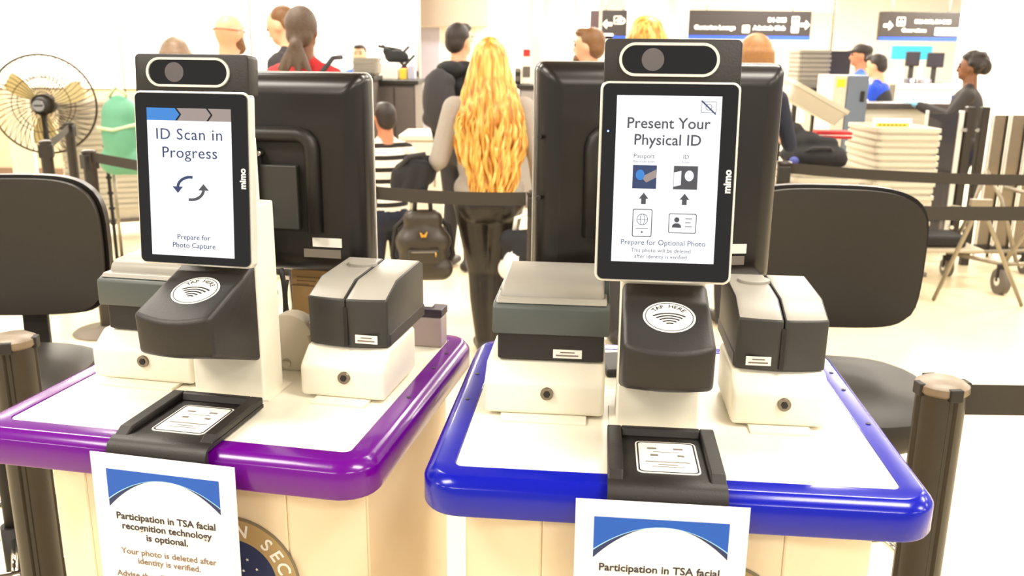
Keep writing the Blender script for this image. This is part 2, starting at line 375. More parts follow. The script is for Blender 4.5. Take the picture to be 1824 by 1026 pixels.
# ------------------------------------------------------------------ podiums
DZ = 1.05; PD = .44
def pod_frame(o, yaw):
    return Matrix.Translation((o[0], o[1], 0)) @ Matrix.Rotation(-R(yaw), 4, 'Z')
PL = (pod_frame((-.634, 1.044), 11.2), -R(11.2))
PR = (pod_frame((-.063, .925), 5.5), -R(5.5))
def on(P, u, v, w=0): return P[0] @ Vector((u, v, DZ + w))
def rim_path(d, PW, r=.010, n=8):
    pts = []
    for (cx, cy, a0) in ((PW - r, PD - r, 0), (r, PD - r, 90), (r, r, 180), (PW - r, r, 270)):
        for i in range(n + 1):
            a = R(a0 + 90 * i / n); pts.append((cx + (r + d) * math.cos(a), cy + (r + d) * math.sin(a)))
    return pts
def podium(P, rim_mat, rimname, label, PW):
    root = empty('podium', P[0] @ Vector((0, 0, 0)), P[1], label, 'podium')
    MB().prism(rrect(PW - .001, PD - .001, .010, 8, PW / 2, PD / 2), 'z', DZ - .025, DZ, mi=0).build('desktop', white_top, root)
    prof = [(0, -.03), (0, .0), (.001, .001), (.022, .001), (.026, 0), (.0345, -.009), (.036, -.012), (.036, -.041), (.034, -.044), (0, -.044)]
    rings = [rim_path(d, PW) for d, _ in prof]; bm = bmesh.new(); n = len(rings[0])
    V = [[bm.verts.new((p[0], p[1], DZ + z)) for p in ring] for ring, (_, z) in zip(rings, prof)]
    for k in range(len(V)):
        A, B = V[k], V[(k + 1) % len(V)]
        for i in range(n): bm.faces.new([A[i], A[(i + 1) % n], B[(i + 1) % n], B[i]])
    mb = MB(); mb.bm.free(); mb.bm = bm
    rm = tag(mb.build('bumper_rim', rim_mat, root, smooth=True), rimname)
    for (x, y) in ((-.015, .30), (-.015, .2), (PW + .015, .37), (PW + .015, .30), (PW + .015, .18)):
        MB().cyl((x, y, DZ + .0005), (x, y, DZ + .0018), .003, n=12).build('screw', blackm, rm)
    # cabinet: front panel, two canted panels, two sides and a plinth
    def panel(name, a, b, t=.018):
        a, b = Vector(a), Vector(b); d = (b - a).normalized(); nrm = Vector((d.y, -d.x)); g = .0012
        q = [a + d * g, b - d * g, b - d * g - nrm * t, a + d * g - nrm * t]
        return MB().prism([(p.x, p.y) for p in q], 'z', .08, DZ - .0445, r=.0015, seg=1).build(name, cream, root)
    c = PW - .003; pts = [(.003, .06), (.10, .0), (.372, .0), (c, .06), (c, PD - .01), (.003, PD - .01)]
    panel('canted_panel', pts[0], pts[1]); fp = panel('front_panel', pts[1], pts[2]); panel('canted_panel', pts[2], pts[3]); panel('side_panel', pts[3], pts[4]); panel('back_panel', pts[4], pts[5]); panel('side_panel', pts[5], pts[0])
    MB().prism([(.04, .06), (.11, .03), (.36, .03), (.43, .06), (.43, .4), (.04, .4)], 'z', 0, .08).build('plinth', blackm, root)
    # round agency seal on the front panel
    cx, cz, ro, ri = .298, DZ - .187, .084, .056
    if True:
        sl = MB(); circ = lambda r, n=64: [(cx + r * math.cos(2 * math.pi * i / n), cz + r * math.sin(2 * math.pi * i / n)) for i in range(n)]
        ringprism(sl, circ(ro), circ(ri), 'y', -.0012, -.0002)
        seal = tag(sl.build('seal', M('seal_tan_ring', (176, 150, 104), .5), root), 'round seal with tan ring and navy centre')
        ringprism(MB(), circ(ro + .0035), circ(ro), 'y', -.0014, -.0002).build('ring_edge', M('seal_ring_edge', (122, 112, 88), .5), seal)
        MB().prism(circ(ri), 'y', -.0011, -.0002).build('navy_disc', inknavy, seal)
        s = 'TRANSPORTATION SECURITY '
        for i, ch in enumerate(s):
            if ch == ' ': continue
            a = R(10 + (i - 13) * 15)
            text(ch, .024, paper, seal, (cx + math.sin(a) * .0695, -.0016, cz + math.cos(a) * .0695), rot=(0, a, 0), bold=.0004, name='letter')
        for (dx, dz) in ((.018, .030), (.030, .018), (.012, .014), (.036, .004), (.024, .004), (-.02, .03), (-.03, .01)):
            MB().prism([(cx + dx + .0022 * (1 if k % 2 else .45) * math.cos(k * math.pi / 5), cz + dz + .0022 * (1 if k % 2 else .45) * math.sin(k * math.pi / 5)) for k in range(10)], 'y', -.0016, -.001).build('star', paper, seal)
        for k, mm in enumerate((M('seal_red', (190, 70, 74), .5), paper, M('seal_red', (190, 70, 74), .5))):
            q = []
            for i in range(13): a = R(20 + 70 * i / 12); q.append((cx - .02 + (.044 - .006 * k) * math.cos(a), cz - .03 + (.044 - .006 * k) * math.sin(a) * 1.1))
            for i in range(12, -1, -1): a = R(20 + 70 * i / 12); q.append((cx - .02 + (.041 - .006 * k) * math.cos(a), cz - .03 + (.041 - .006 * k) * math.sin(a) * 1.1))
            MB().prism(q, 'y', -.0018, -.001).build('stripe', mm, seal)
    return root
podium(PL, purple, 'glossy purple bumper rim', 'white topped check-in podium with glossy purple bumper rim', .455)
podium((pod_frame((-.063, .925), 5.5), -R(5.5)), blue, 'glossy blue bumper rim', 'white topped check-in podium with glossy blue bumper rim', .489)

def card_tray(P, label):
    # recessed black tray that wraps over the front rim; local origin at its front-left corner on the desk plane
    root = empty('card_tray', on(P, .172, -.045, 0), P[1], label, 'tray')
    W, D = .127, .143
    side = [(0.0, -.024), (-.0035, -.02), (-.004, .0), (.004, .0125), (.012, .016), (D, .016), (D, .0035), (.03, .0035), (.008, .0035), (.002, -.004), (.002, -.024)]
    mb = MB()
    # floor plate and front lip
    mb.prism([(-.004, -.024), (-.0045, -.002), (.0, .006), (.01, .0105), (.03, .0088), (D, .0088), (D, .0042), (.0035, .0042), (.0026, -.024)], 'x', 0, W)
    mb.build('base', blackp, root, smooth=True)
    for a, b in ((0, .017), (W - .017, W)):
        MB().prism([(.012, .0088), (.026, .0165), (D, .0185), (D, .0088)], 'x', a, b, r=.002).build('side_wall', blackp, root)
    MB().prism([(D - .012, .0088), (D - .008, .0185), (D, .0185), (D, .0088)], 'x', .017, W - .017, r=.0015).build('back_wall', blackp, root)
    pl = MB().prism(rrect(.07, .082, .007, 5, W / 2 + .004, .076), 'z', .0089, .0098).build('placard', sticker, root)
    ringprism(MB(), rrect(.0665, .0785, .006, 5, W / 2 + .004, .076), rrect(.063, .075, .005, 5, W / 2 + .004, .076), 'z', .0098, .0101).build('placard_border', blackm, pl)
    mb = MB()
    for (x, y, sx, sy) in ((-.016, .022, .011, .004), (.014, .022, .011, .004), (-.014, .004, .009, .005), (.016, .004, .008, .005), (0, .013, .03, .0012), (0, -.013, .05, .0022), (0, -.020, .022, .002), (.0, -.0255, .036, .0016)):
        mb.box((W / 2 + .004 + x - sx / 2, .076 + y - sy / 2, .0098), (W / 2 + .004 + x + sx / 2, .076 + y + sy / 2, .01005))
    mb.build('printed_marks', stickgrey, pl)
card_tray(PL, 'black card tray with white placard set into the purple rim')
card_tray(PR, 'black card tray with white placard set into the blue rim')

def notice(P, u0, w0, width, roll, label, tilt=R(-2)):
    H = .30
    root = empty('paper_notice', on(P, u0, -.053, w0 - H), P[1], label, 'sign')
    root.rotation_euler = Euler((0, roll, P[1]), 'XYZ')
    W = width
    def b(x0, x1, z0, z1, y0, y1): return MB().box((x0, y0, z0), (x1, y1, z1))
    b(0, W, 0, H, 0, .0012).build('clear_sleeve', sleeve, root)
    sh = b(.006, W - .006, .004, H - .005, -.0008, -.0001).build('paper_sheet', paper, root)
    l, r, t = .02, W - .02, H - .019
    # blue arch header: straight top edge, curved lower edge
    def arch(z_side, z_mid, n=24):
        return [(l + (r - l) * i / n, t - z_mid - (z_side - z_mid) * abs(2 * i / n - 1.04) ** 2.0) for i in range(n + 1)]
    lo1 = arch(.036, .0085); lo2 = arch(.046, .0085); lo3 = arch(.0375, .009)
    MB().prism([(l, t)] + lo2 + [(r, t)], 'y', -.0010, -.0008).build('navy_arch', inknavy, sh)
    MB().prism([(l, t)] + lo1 + [(r, t)], 'y', -.0013, -.0009).build('blue_arch', inkblue, sh)
    MB().prism(lo1 + lo3[::-1], 'y', -.0013, -.0009).build('pale_line', inklight, sh)
    c = (l + r) / 2
    for k, s in enumerate(('Participation in TSA facial', 'recognition technology', 'is optional.')): text(s, .0125, ink, sh, (c, -.0012, t - .060 - k * .0128), bold=.00022)
    z = t - .060 - 3 * .0128 - .008
    for k, s in enumerate(('Your photo is deleted after', 'identity is verified.', None, 'Advise the officer if you do not', 'want your photo taken.', None, 'You will not lose')):
        if s: text(s, .0112, inkgrey, sh, (c, -.0012, z - k * .0118 + (.004 if k > 2 else 0) + (.004 if k > 5 else 0)), bold=.0001)
    return root
notice(PL, .150, -.004, .184, R(.6), 'laminated white notice with blue arch hung on the purple podium')
notice(PR, .139, -.004, .182, R(0), 'laminated white notice with blue arch hung on the blue podium')

# ------------------------------------------------------------------ face-scan terminal: column, tap box, tablet, camera head
def terminal(P, label, which, dz=0, du=0, tilt=6.3, zs=1.0):
    root = empty('id_terminal', on(P, .234, .13, 0), P[1], label, 'terminal')
    MB().box((-.051, 0, .0), (.050, .058, .262), .0025).build('column', whitebox, root)
    MB().box((-.045, .012, .262), (.036, .050, .345), .002).build('upper_column', whitebox, root)
    MB().box((-.060, -.004, 0), (.059, .066, .0035), .001).build('base_plate', whitebox, root)
    # tap box: wedge with sloping lid and bowed front
    mb = MB(); t = bmesh.new(); nx = 8; hw = .050
    secs = []
    for i in range(nx + 1):
        x = -hw + 2 * hw * i / nx; bow = .010 * (1 - (x / hw) ** 2); dip = -.006 * (1 - (x / hw) ** 2)
        secs.append([t.verts.new((x, y, z)) for (y, z) in ((-.116 - bow, .0985), (-.120 - bow, .150 + dip), (-.02, .182), (.0, .19), (.0, .056))])
    for A, B in zip(secs[:-1], secs[1:]):
        for k in range(5): t.faces.new([A[k], B[k], B[(k + 1) % 5], A[(k + 1) % 5]])
    t.faces.new(secs[0]); t.faces.new(secs[-1][::-1])
    bmesh.ops.recalc_face_normals(t, faces=t.faces)
    bmesh.ops.bevel(t, geom=[e for e in t.edges if e.calc_face_angle(0) > .6], offset=.006, segments=3, profile=.5, affect='EDGES')
    mb._merge(t); tb = tag(mb.build('tap_box', blackp, root, smooth=True), 'black wedge shaped tap box')
    # round TAP HERE sticker on the sloping lid
    slope = math.atan2(.182 - .147, .10)
    T = Matrix.Translation((.002, -.066, .1655)) @ Matrix.Rotation(slope, 4, 'X')
    st = empty('x', (0, 0, 0)); bpy.data.objects.remove(st)
    circ = lambda r, n=48: [(r * math.cos(2 * math.pi * i / n), r * math.sin(2 * math.pi * i / n)) for i in range(n)]
    mb = MB(); mb.prism(circ(.0295), 'z', 0, .0012, mtx=T); stk = mb.build('tap_sticker', sticker, tb)
    mb = MB(); ringprism(mb, circ(.0272), circ(.0262), 'z', .0012, .0015)
    for k in range(5):
        r0 = .006 + .0047 * k; q = []
        for i in range(11): a = R(48 + 84 * i / 10); q.append((r0 * math.cos(a) * 1.15, -.017 + r0 * math.sin(a)))
        for i in range(10, -1, -1): a = R(48 + 84 * i / 10); q.append(((r0 - .0022) * math.cos(a) * 1.15, -.017 + (r0 - .0022) * math.sin(a)))
        mb.prism(q, 'z', .0012, .0015)
    for i, ch in enumerate('TAP HERE'):
        if ch == ' ': continue
        a = R(-52 + i * 15); o = text(ch, .0085, ink, None, (0, 0, 0), thick=.0001, bold=.0002)
        me = o.data; bpy.data.objects.remove(o)
        me.transform(Matrix.Translation((math.sin(a) * .0205, math.cos(a) * .0205, .0013)) @ Matrix.Rotation(-a, 4, 'Z') @ Matrix.Rotation(-R(90), 4, 'X'))
        mb.bm.from_mesh(me)
    bmesh.ops.transform(mb.bm, matrix=T, verts=mb.bm.verts); mb.build('tap_print', blackm, tb, recalc=False)
    # tablet in its own tilted frame: local origin at its lower middle, front face at y = 0
    W, H = .156, .228
    TM = Matrix.Translation((-.009 + du, -.036, .188 + dz)) @ Matrix.Rotation(-R(tilt), 4, 'X') @ Matrix.Scale(zs, 4, (0, 0, 1))
    def put(o): o.matrix_local = TM; return o
    mb = MB(); mb.prism(rrect(W, H, .009, 6, 0, H / 2), 'y', .002, .016, r=.002)
    tab = put(tag(mb.build('tablet', silver, root), 'tablet with silver edge and black glass'))
    MB().prism(rrect(W - .006, H - .006, .007, 6, 0, H / 2), 'y', .0, .0025).build('glass', glassb, tab)
    if which == 'R': dx, z0, z1, dw = -.001, .024, .212, .1165
    else: dx, z0, z1, dw = -.0025, .0135, .190, .113
    MB().box((dx - dw / 2, -.0006, z0), (dx + dw / 2, .0, z1)).build('display', screenw, tab)
    text('mimo', .0115, paper, tab, (.068, -.0004, .118), rot=(0, -R(90), 0), bold=.0004)
    yy = -.0009
    if which == 'R':
        text('Present Your', .0172, screenink, tab, (dx - .0, yy, .181), bold=.0002, wx=1.0)
        text('Physical ID', .0172, screenink, tab, (dx - .0, yy, .1625), bold=.0002)
        text('Passport', .0068, screenink, tab, (dx - .0255, yy, .1445)); text('Photo side down', .0036, screenink, tab, (dx - .0255, yy, .1385))
        text('ID', .0068, screenink, tab, (dx + .0215, yy, .1445)); text('Front', .0036, screenink, tab, (dx + .0215, yy, .1385))
        # two small pictures
        for x, nm in ((-.024, 'passport_picture'), (.022, 'card_picture')):
            pc = MB().box((dx + x - .0135, yy, .108), (dx + x + .0135, yy + .0003, .1345)).build(nm, screennavy if x < 0 else screenink, tab)
            mb = MB()
            if x < 0: mb.prism([(dx + x - .004, .121), (dx + x + .013, .130), (dx + x + .0135, .121), (dx + x + .002, .115)], 'y', yy - .0003, yy)
            else: mb.prism([(dx + x - .013, .111), (dx + x - .013, .127), (dx + x - .005, .129), (dx + x - .005, .113)], 'y', yy - .0003, yy)
            mb.build('picture_detail', screengrey if x < 0 else screenw, tab)
            mb = MB(); mb.prism([(dx + x + (.004 if x > 0 else -.005) + .005 * math.cos(k * math.pi / 8), .1235 + .006 * math.sin(k * math.pi / 8)) for k in range(16)], 'y', yy - .0005, yy - .0003)
            mb.build('picture_glow', screenblue if x < 0 else screenw, tab)
            MB().prism([(dx + x - .0055, .0965), (dx + x, .1035), (dx + x + .0055, .0965), (dx + x + .0027, .0965), (dx + x + .0027, .0905), (dx + x - .0027, .0905), (dx + x - .0027, .0965)], 'y', yy, yy + .0003).build('up_arrow', screenink, tab)
        # passport booklet icon
        cx = dx - .0245; mb = MB(); ringprism(mb, rrect(.0225, .032, .002, 4, cx, .069), rrect(.0205, .030, .0015, 4, cx, .069), 'y', yy, yy + .0003)
        ringprism(mb, [(cx + .0065 * math.cos(k * math.pi / 12), .073 + .0065 * math.sin(k * math.pi / 12)) for k in range(24)], [(cx + .0058 * math.cos(k * math.pi / 12), .073 + .0058 * math.sin(k * math.pi / 12)) for k in range(24)], 'y', yy, yy + .0003)
        ringprism(mb, [(cx + .0028 * math.cos(k * math.pi / 12), .073 + .0065 * math.sin(k * math.pi / 12)) for k in range(24)], [(cx + .0022 * math.cos(k * math.pi / 12), .073 + .0060 * math.sin(k * math.pi / 12)) for k in range(24)], 'y', yy, yy + .0003)
        mb.box((cx - .0062, yy, .0727), (cx + .0062, yy + .0003, .0733)); mb.box((cx - .007, yy, .0625), (cx + .007, yy + .0003, .0632)); mb.box((cx - .001, yy, .0575), (cx + .001, yy + .0003, .0595))
        mb.build('passport_icon', screenink, tab)
        cx = dx + .021; mb = MB(); ringprism(mb, rrect(.0315, .0225, .002, 4, cx, .0695), rrect(.0297, .0207, .0015, 4, cx, .0695), 'y', yy, yy + .0003)
        mb.prism([(cx - .0065 + .003 * math.cos(k * math.pi / 8), .0735 + .003 * math.sin(k * math.pi / 8)) for k in range(16)], 'y', yy, yy + .0003)
        mb.prism([(cx - .012, .0645), (cx - .011, .068), (cx - .0085, .0695), (cx - .0045, .0695), (cx - .002, .068), (cx - .001, .0645)], 'y', yy, yy + .0003)
        for z, l in ((.0745, .008), (.0700, .006), (.0655, .008)): mb.box((cx + .003, yy, z), (cx + .003 + l, yy + .0003, z + .0009))
        mb.build('card_icon', screenink, tab)
        text('Prepare for Optional Photo', .0086, screennavy, tab, (dx, yy, .0465)); text('This photo will be deleted', .0064, screenink, tab, (dx - .002, yy, .0375)); text('after identity is verified', .0064, screenink, tab, (dx - .002, yy, .0305))
        # crossed-out camera icon
        cx, cz = dx + .044, .2; mb = MB(); ringprism(mb, rrect(.0165, .0125, .001, 3, cx, cz), rrect(.0155, .0115, .0008, 3, cx, cz), 'y', yy, yy + .0003)
        ringprism(mb, [(cx + .0036 * math.cos(k * math.pi / 8), cz + .0036 * math.sin(k * math.pi / 8)) for k in range(16)], [(cx + .003 * math.cos(k * math.pi / 8), cz + .003 * math.sin(k * math.pi / 8)) for k in range(16)], 'y', yy, yy + .0003)
        mb.prism([(cx - .009, cz + .0065), (cx - .0077, cz + .0077), (cx + .0085, cz - .0072), (cx + .0074, cz - .0084)], 'y', yy - .0002, yy + .0001); mb.build('no_camera_icon', screennavy, tab)
        MB().cyl((-.068, -.0004, .172), (-.068, .0002, .172), .0012, n=10).build('indicator_light', bluled, tab)
    else:
        # blue step chevrons over the white page
        zb, zt2 = .190, .206; x0 = dx - dw / 2; x1 = dx + dw / 2
        MB().prism([(x0, zb), (x0, zt2), (x0 + .038, zt2), (x0 + .044, (zb + zt2) / 2), (x0 + .038, zb)], 'y', -.0006, 0).build('step_chevron', screenblue, tab)
        for a, b in ((.041, .08), (.083, .113)):
            e = x0 + b; tip = .006 if b < .1 else 0
            MB().prism([(x0 + a, zb), (x0 + a + .006, (zb + zt2) / 2), (x0 + a, zt2), (e, zt2), (e + tip, (zb + zt2) / 2), (e, zb)], 'y', -.0006, 0).build('step_chevron', screengrey, tab)
        text('ID Scan in', .0205, screennavy, tab, (dx, yy, .172), space=1.08); text('Progress', .0205, screennavy, tab, (dx, yy, .1485), space=1.05)
        for k, mm in ((0, screennavy), (1, screenink)):
            mb = MB(); q = []; cz = .103
            for i in range(15): a = R(80 + 180 * k + 92 * i / 14); q.append((dx + .0195 * math.cos(a), cz + .0165 * math.sin(a)))
            for i in range(14, -1, -1): a = R(80 + 180 * k + 92 * i / 14); q.append((dx + .0158 * math.cos(a), cz + .0128 * math.sin(a)))
            mb.prism(q, 'y', yy, yy + .0003); a = R(172 + 180 * k); s = -1 if k == 0 else 1
            ex, ez = dx + .0177 * math.cos(a), cz + .0147 * math.sin(a)
            mb.prism([(ex - .0072, ez), (ex + .0072, ez), (ex, ez + s * .0085)], 'y', yy, yy + .0003); mb.build('turning_arrow', mm, tab)
        text('Prepare for', .0098, screennavy, tab, (dx + .002, yy, .0385)); text('Photo Capture', .0098, screennavy, tab, (dx + .002, yy, .0275))
    # camera head above the tablet
    HM = TM @ Matrix.Translation((.001, .004, H + .002))
    mb = MB(); mb.prism(rrect(.152, .054, .006, 5, 0, .0175), 'y', -.001, .024, r=.0015); hd = tag(mb.build('camera_head', blackp, root, smooth=True), 'black camera head with pale oval window ring'); hd.matrix_local = HM
    o1, i1 = rrect(.111, .037, .0183, 10, -.004, .0215), rrect(.105, .031, .0153, 10, -.004, .0215)
    ringprism(MB(), o1, i1, 'y', -.0035, -.0005).build('oval_ring', silver, hd)
    MB().prism(i1, 'y', -.0018, -.0008).build('oval_glass', glassb, hd)
    MB().cyl((-.022, -.0026, .0215), (-.022, -.0015, .0215), .0125, n=28).build('lens', M('lens_grey', (88, 84, 86), .15, var=.1), hd)
    return root
terminal(PL, 'tall face-scan terminal whose screen reads ID Scan in Progress', 'L', dz=.001, du=-.005, tilt=5, zs=.95)
terminal(PR, 'tall face-scan terminal whose screen reads Present Your Physical ID', 'R', dz=.010, du=.003)

# ------------------------------------------------------------------ lock boxes and readers
def lock_box(P, u0, u1, label):
    root = empty('lock_box', on(P, (u0 + u1) / 2, .15, 0), P[1], label, 'box'); hw = (u1 - u0) / 2
    side = [(0, .004), (0, .047), (.030, .0685), (.14, .0685), (.14, .004)]
    MB().prism(side, 'x', -hw, hw, r=.006, seg=3).build('housing', whitebox, root, smooth=True)
    MB().box((-hw + .022, -.018, 0), (hw - .022, .135, .0042), .0008).build('mounting_plate', whitebox, root)
    lk = MB().cyl((.004, -.0035, .034), (.004, .004, .034), .0082, n=28).build('lock', M('dull_lock_metal', (128, 118, 104), .3, metal=.9), root)
    MB().cyl((.004, -.0048, .034), (.004, -.0034, .034), .0045, n=6).build('keyhole', blackm, lk)
    return root
def sticker_on(parent, cx, cz, w, h, y):
    s = MB().box((cx - w / 2, y - .0008, cz - h / 2), (cx + w / 2, y + .0004, cz + h / 2)).build('sticker', sticker, parent)
    MB().box((cx - w * .25, y - .0011, cz + h * .12), (cx + w * .25, y - .0008, cz + h * .26)).box((cx - w * .4, y - .0011, cz - h * .26), (cx + w * .38, y - .0008, cz - h * .1)).build('sticker_print', stickink, s)
def passport_reader(P, label):
    root = empty('passport_reader', on(P, .097, .165, .0695), P[1], label, 'scanner')
    hw = .0745
    # lower body recessed, wide band above, stepped lid rising to the back
    MB().box((-hw + .006, .010, 0), (hw - .006, .14, .040), .003).build('lower_body', blackp, root)
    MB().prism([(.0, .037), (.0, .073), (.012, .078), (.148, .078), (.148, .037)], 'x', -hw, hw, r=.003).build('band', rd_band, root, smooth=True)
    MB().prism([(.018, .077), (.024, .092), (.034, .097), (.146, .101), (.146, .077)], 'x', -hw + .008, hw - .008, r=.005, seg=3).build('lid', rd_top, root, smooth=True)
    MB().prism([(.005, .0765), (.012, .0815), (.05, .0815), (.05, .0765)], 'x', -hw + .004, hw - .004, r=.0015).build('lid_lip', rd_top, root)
    sticker_on(root, .022, .010, .037, .0115, .010)
    return root
def card_reader(P, label, stick_side):
    root = empty('card_reader', on(P, .387, .178, .0695), P[1], label, 'scanner')
    hw = .056; bow = .008
    def half(x0, x1):
        mb = MB(); t = bmesh.new(); secs = []; n = 6
        for i in range(n + 1):
            x = x0 + (x1 - x0) * i / n; f = -bow * (1 - (x / hw) ** 2)
            secs.append([t.verts.new((x, y, z)) for (y, z) in ((f + .002, 0), (f, .066), (f + .045, .083), (.15, .087), (.165, .08), (.165, 0))])
        for A, B in zip(secs[:-1], secs[1:]):
            for k in range(6):
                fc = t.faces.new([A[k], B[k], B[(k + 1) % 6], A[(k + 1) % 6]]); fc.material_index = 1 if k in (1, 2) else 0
        t.faces.new(secs[0]); t.faces.new(secs[-1][::-1]); bmesh.ops.recalc_face_normals(t, faces=t.faces)
        bmesh.ops.bevel(t, geom=[e for e in t.edges if e.calc_face_angle(0) > .5], offset=.0025, segments=2, profile=.5, affect='EDGES')
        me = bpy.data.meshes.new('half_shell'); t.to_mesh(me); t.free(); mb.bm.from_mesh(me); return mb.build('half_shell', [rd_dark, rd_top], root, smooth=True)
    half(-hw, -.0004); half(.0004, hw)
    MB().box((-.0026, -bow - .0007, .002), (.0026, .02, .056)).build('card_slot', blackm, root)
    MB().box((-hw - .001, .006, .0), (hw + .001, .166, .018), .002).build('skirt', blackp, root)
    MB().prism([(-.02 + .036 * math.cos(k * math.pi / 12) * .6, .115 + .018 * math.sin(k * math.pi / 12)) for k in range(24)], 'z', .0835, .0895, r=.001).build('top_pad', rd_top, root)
    sticker_on(root, stick_side * .028, .0125, .031, .0115, -.0065)
    return root
for P, c in ((PL, 'purple'), (PR, 'blue')):
    lock_box(P, .014, .168, 'wide white lock box under the passport reader on the %s podium' % c)
    lock_box(P, .327, .446, 'narrow white lock box under the card reader on the %s podium' % c)
    passport_reader(P, 'grey passport reader with stepped lid on the %s podium' % c)
card_reader(PL, 'charcoal card reader with split front on the purple podium', 1)
card_reader(PR, 'charcoal card reader with split front on the blue podium', -1)

# ------------------------------------------------------------------ monitors seen from behind
def monitor(P, u, v, yaw, z0, z1, label, hw):
    root = empty('monitor', on(P, u, v, 0), yaw, label, 'monitor'); zc = (z0 + z1) / 2; hh = (z1 - z0) / 2
    mb = MB(); bm = mb.bm; rings = []
    for (ins, y) in ((.004, .030), (0, .026), (0, .006), (.004, -.002), (.016, -.012), (.030, -.016)):
        rings.append([bm.verts.new((p[0], y, p[1])) for p in rrect(2 * (hw - ins), 2 * (hh - ins), max(.012 - ins * .2, .006), 5, 0, zc)])
    for A, B in zip(rings[:-1], rings[1:]):
        for i in range(len(A)): bm.faces.new([A[i], A[(i + 1) % len(A)], B[(i + 1) % len(A)], B[i]])
    bm.faces.new(rings[0][::-1]); bm.faces.new(rings[-1])
    body = mb.build('body', blackg, root, smooth=True)
    ringprism(MB(), rrect(2 * hw + .003, 2 * hh + .003, .013, 5, 0, zc), rrect(2 * hw - .002, 2 * hh - .002, .012, 5, 0, zc), 'y', .028, .032).build('front_edge', silver, root)
    MB().box((-hw + .012, .030, z0 + .012), (hw - .012, .0305, z1 - .012)).build('screen', glassb, root)
    # raised rear arch round the cable well
    ax0, ax1, az0, az1 = -.10, .092, zc - .085, zc + .062
    path = [(ax0, az0), (ax0, az1 - .02)] + [(ax0 + .02 - .02 * math.cos(R(a)), az1 - .02 + .02 * math.sin(R(a))) for a in (30, 60, 90)] + [(ax1 - .02 + .02 * math.sin(R(a)), az1 - .02 + .02 * math.cos(R(a))) for a in (0, 30, 60, 90)] + [(ax1, az0)]
    mb = MB(); mb.tube([(x, -.022, z) for x, z in path], .0115, n=10); mb.build('rear_arch', blackp, root)
    MB().box((ax0 + .012, -.018, az0), (ax1 - .012, -.0155, az1 - .012)).build('cable_well', blackm, root)
    MB().box((.0, -.030, az0 + .005), (ax1 - .022, -.016, az1 - .045), .002).build('mount_bracket', rd_dark, root)
    for (x, z) in ((-.055, zc + .028), (.012, zc + .034), (-.05, zc - .045), (.022, zc - .045)):
        MB().cyl((x, -.036, z), (x, -.017, z), .0042, n=14).build('bolt', steel, root)
    st = MB().box((-.052, -.040, .012), (.012, -.020, az1 - .02), .003).build('stand', blackm, root)
    MB().box((-.075, -.05, 0), (.008, .035, .012), .004).build('stand_foot', blackm, root)
    for (x, z) in ((-.02, .07), (-.012, .045)): MB().cyl((x, -.044, z), (x, -.039, z), .006, n=12).build('stand_knob', chrome, st)
    s = MB().box((.085, -.0172, z0 + .044), (.132, -.0155, z0 + .058)).build('sticker', sticker, root)
    MB().box((.07, -.0170, z0 + .027), (.13, -.0155, z0 + .04)).build('rating_plate', stickgrey, root)
    for z in (zc + .055, zc - .03):
        MB().cyl((-hw + .002, -.012, z), (-hw + .007, .01, z), .003, n=10).build('screw', blackm, body)
    return root
mo = monitor(PL, .181, .365, PL[1], .121, .423, 'black monitor seen from behind on the purple podium', .170)
text('elo', .024, paper, mo, (-.0125, -.0166, .384), bold=.0006)
monitor(PR, .236, .372, R(6.0), .131, .443, 'black monitor seen from behind on the blue podium', .176)

# ------------------------------------------------------------------ small things on the purple podium
r = empty('cardboard_box', on(PL, .245, .402, 0), PL[1] + R(-2), 'small brown cardboard box standing behind the card reader', 'box')
kraft = M('brown_cardboard', (176, 142, 92), .7, var=.08, scale=14)
MB().box((-.045, 0, 0), (.045, .034, .128), .003).build('carton', kraft, r)
MB().box((-.0452, -.0006, .086), (.0452, .01, .088)).build('flap_seam', M('cardboard_seam', (120, 92, 56), .7), r)
MB().box((.0, -.0007, .048), (.0455, .002, .060)).build('printed_band', blackm, r)
mb = MB()
for k in range(3): mb.box((-.034, -.0006, .1 - k * .006), (-.034 + .045 - k * .012, .0005, .102 - k * .006))
mb.build('printed_lines', M('cardboard_print', (128, 100, 62), .7), r)
r = empty('tape_dispenser', on(PL, .268, .245, 0), PL[1], 'grey rounded tape dispenser tucked behind the white column', 'dispenser')
mb = MB(); q = [(-.055, 0), (.028, 0), (.034, .03), (.03, .055)] + [(.0 + .036 * math.cos(R(a)), .052 + .034 * math.sin(R(a))) for a in range(10, 175, 15)] + [(-.045, .04)]
mb.prism(q, 'y', 0, .03, r=.003).build('dispenser_body', M('dispenser_grey', (204, 194, 174), .4, var=.05), r, smooth=True)
MB().tube([(.030, .015, .02), (.036, .012, .035), (.033, .01, .06), (.03, .01, .075)], .003, n=8).build('cutter_edge', chrome, r)
MB().cyl((-.005, -.004, .012), (-.005, .0, .012), .007, n=14).build('knob', chrome, r)
r = empty('glove_box', on(PL, .425, .395, 0), PL[1], 'small mauve carton with dark top behind the card reader', 'box')
MB().box((-.03, 0, 0), (.03, .035, .05), .003).build('carton', M('mauve_grey_card', (166, 150, 148), .55, var=.05), r)
MB().box((-.031, -.001, .05), (.031, .036, .063), .002).build('lid', M('dark_plum', (40, 26, 44), .5), r)
MB().box((-.02, .01, .063), (.012, .026, .066), .001).build('tissue', paper, r)
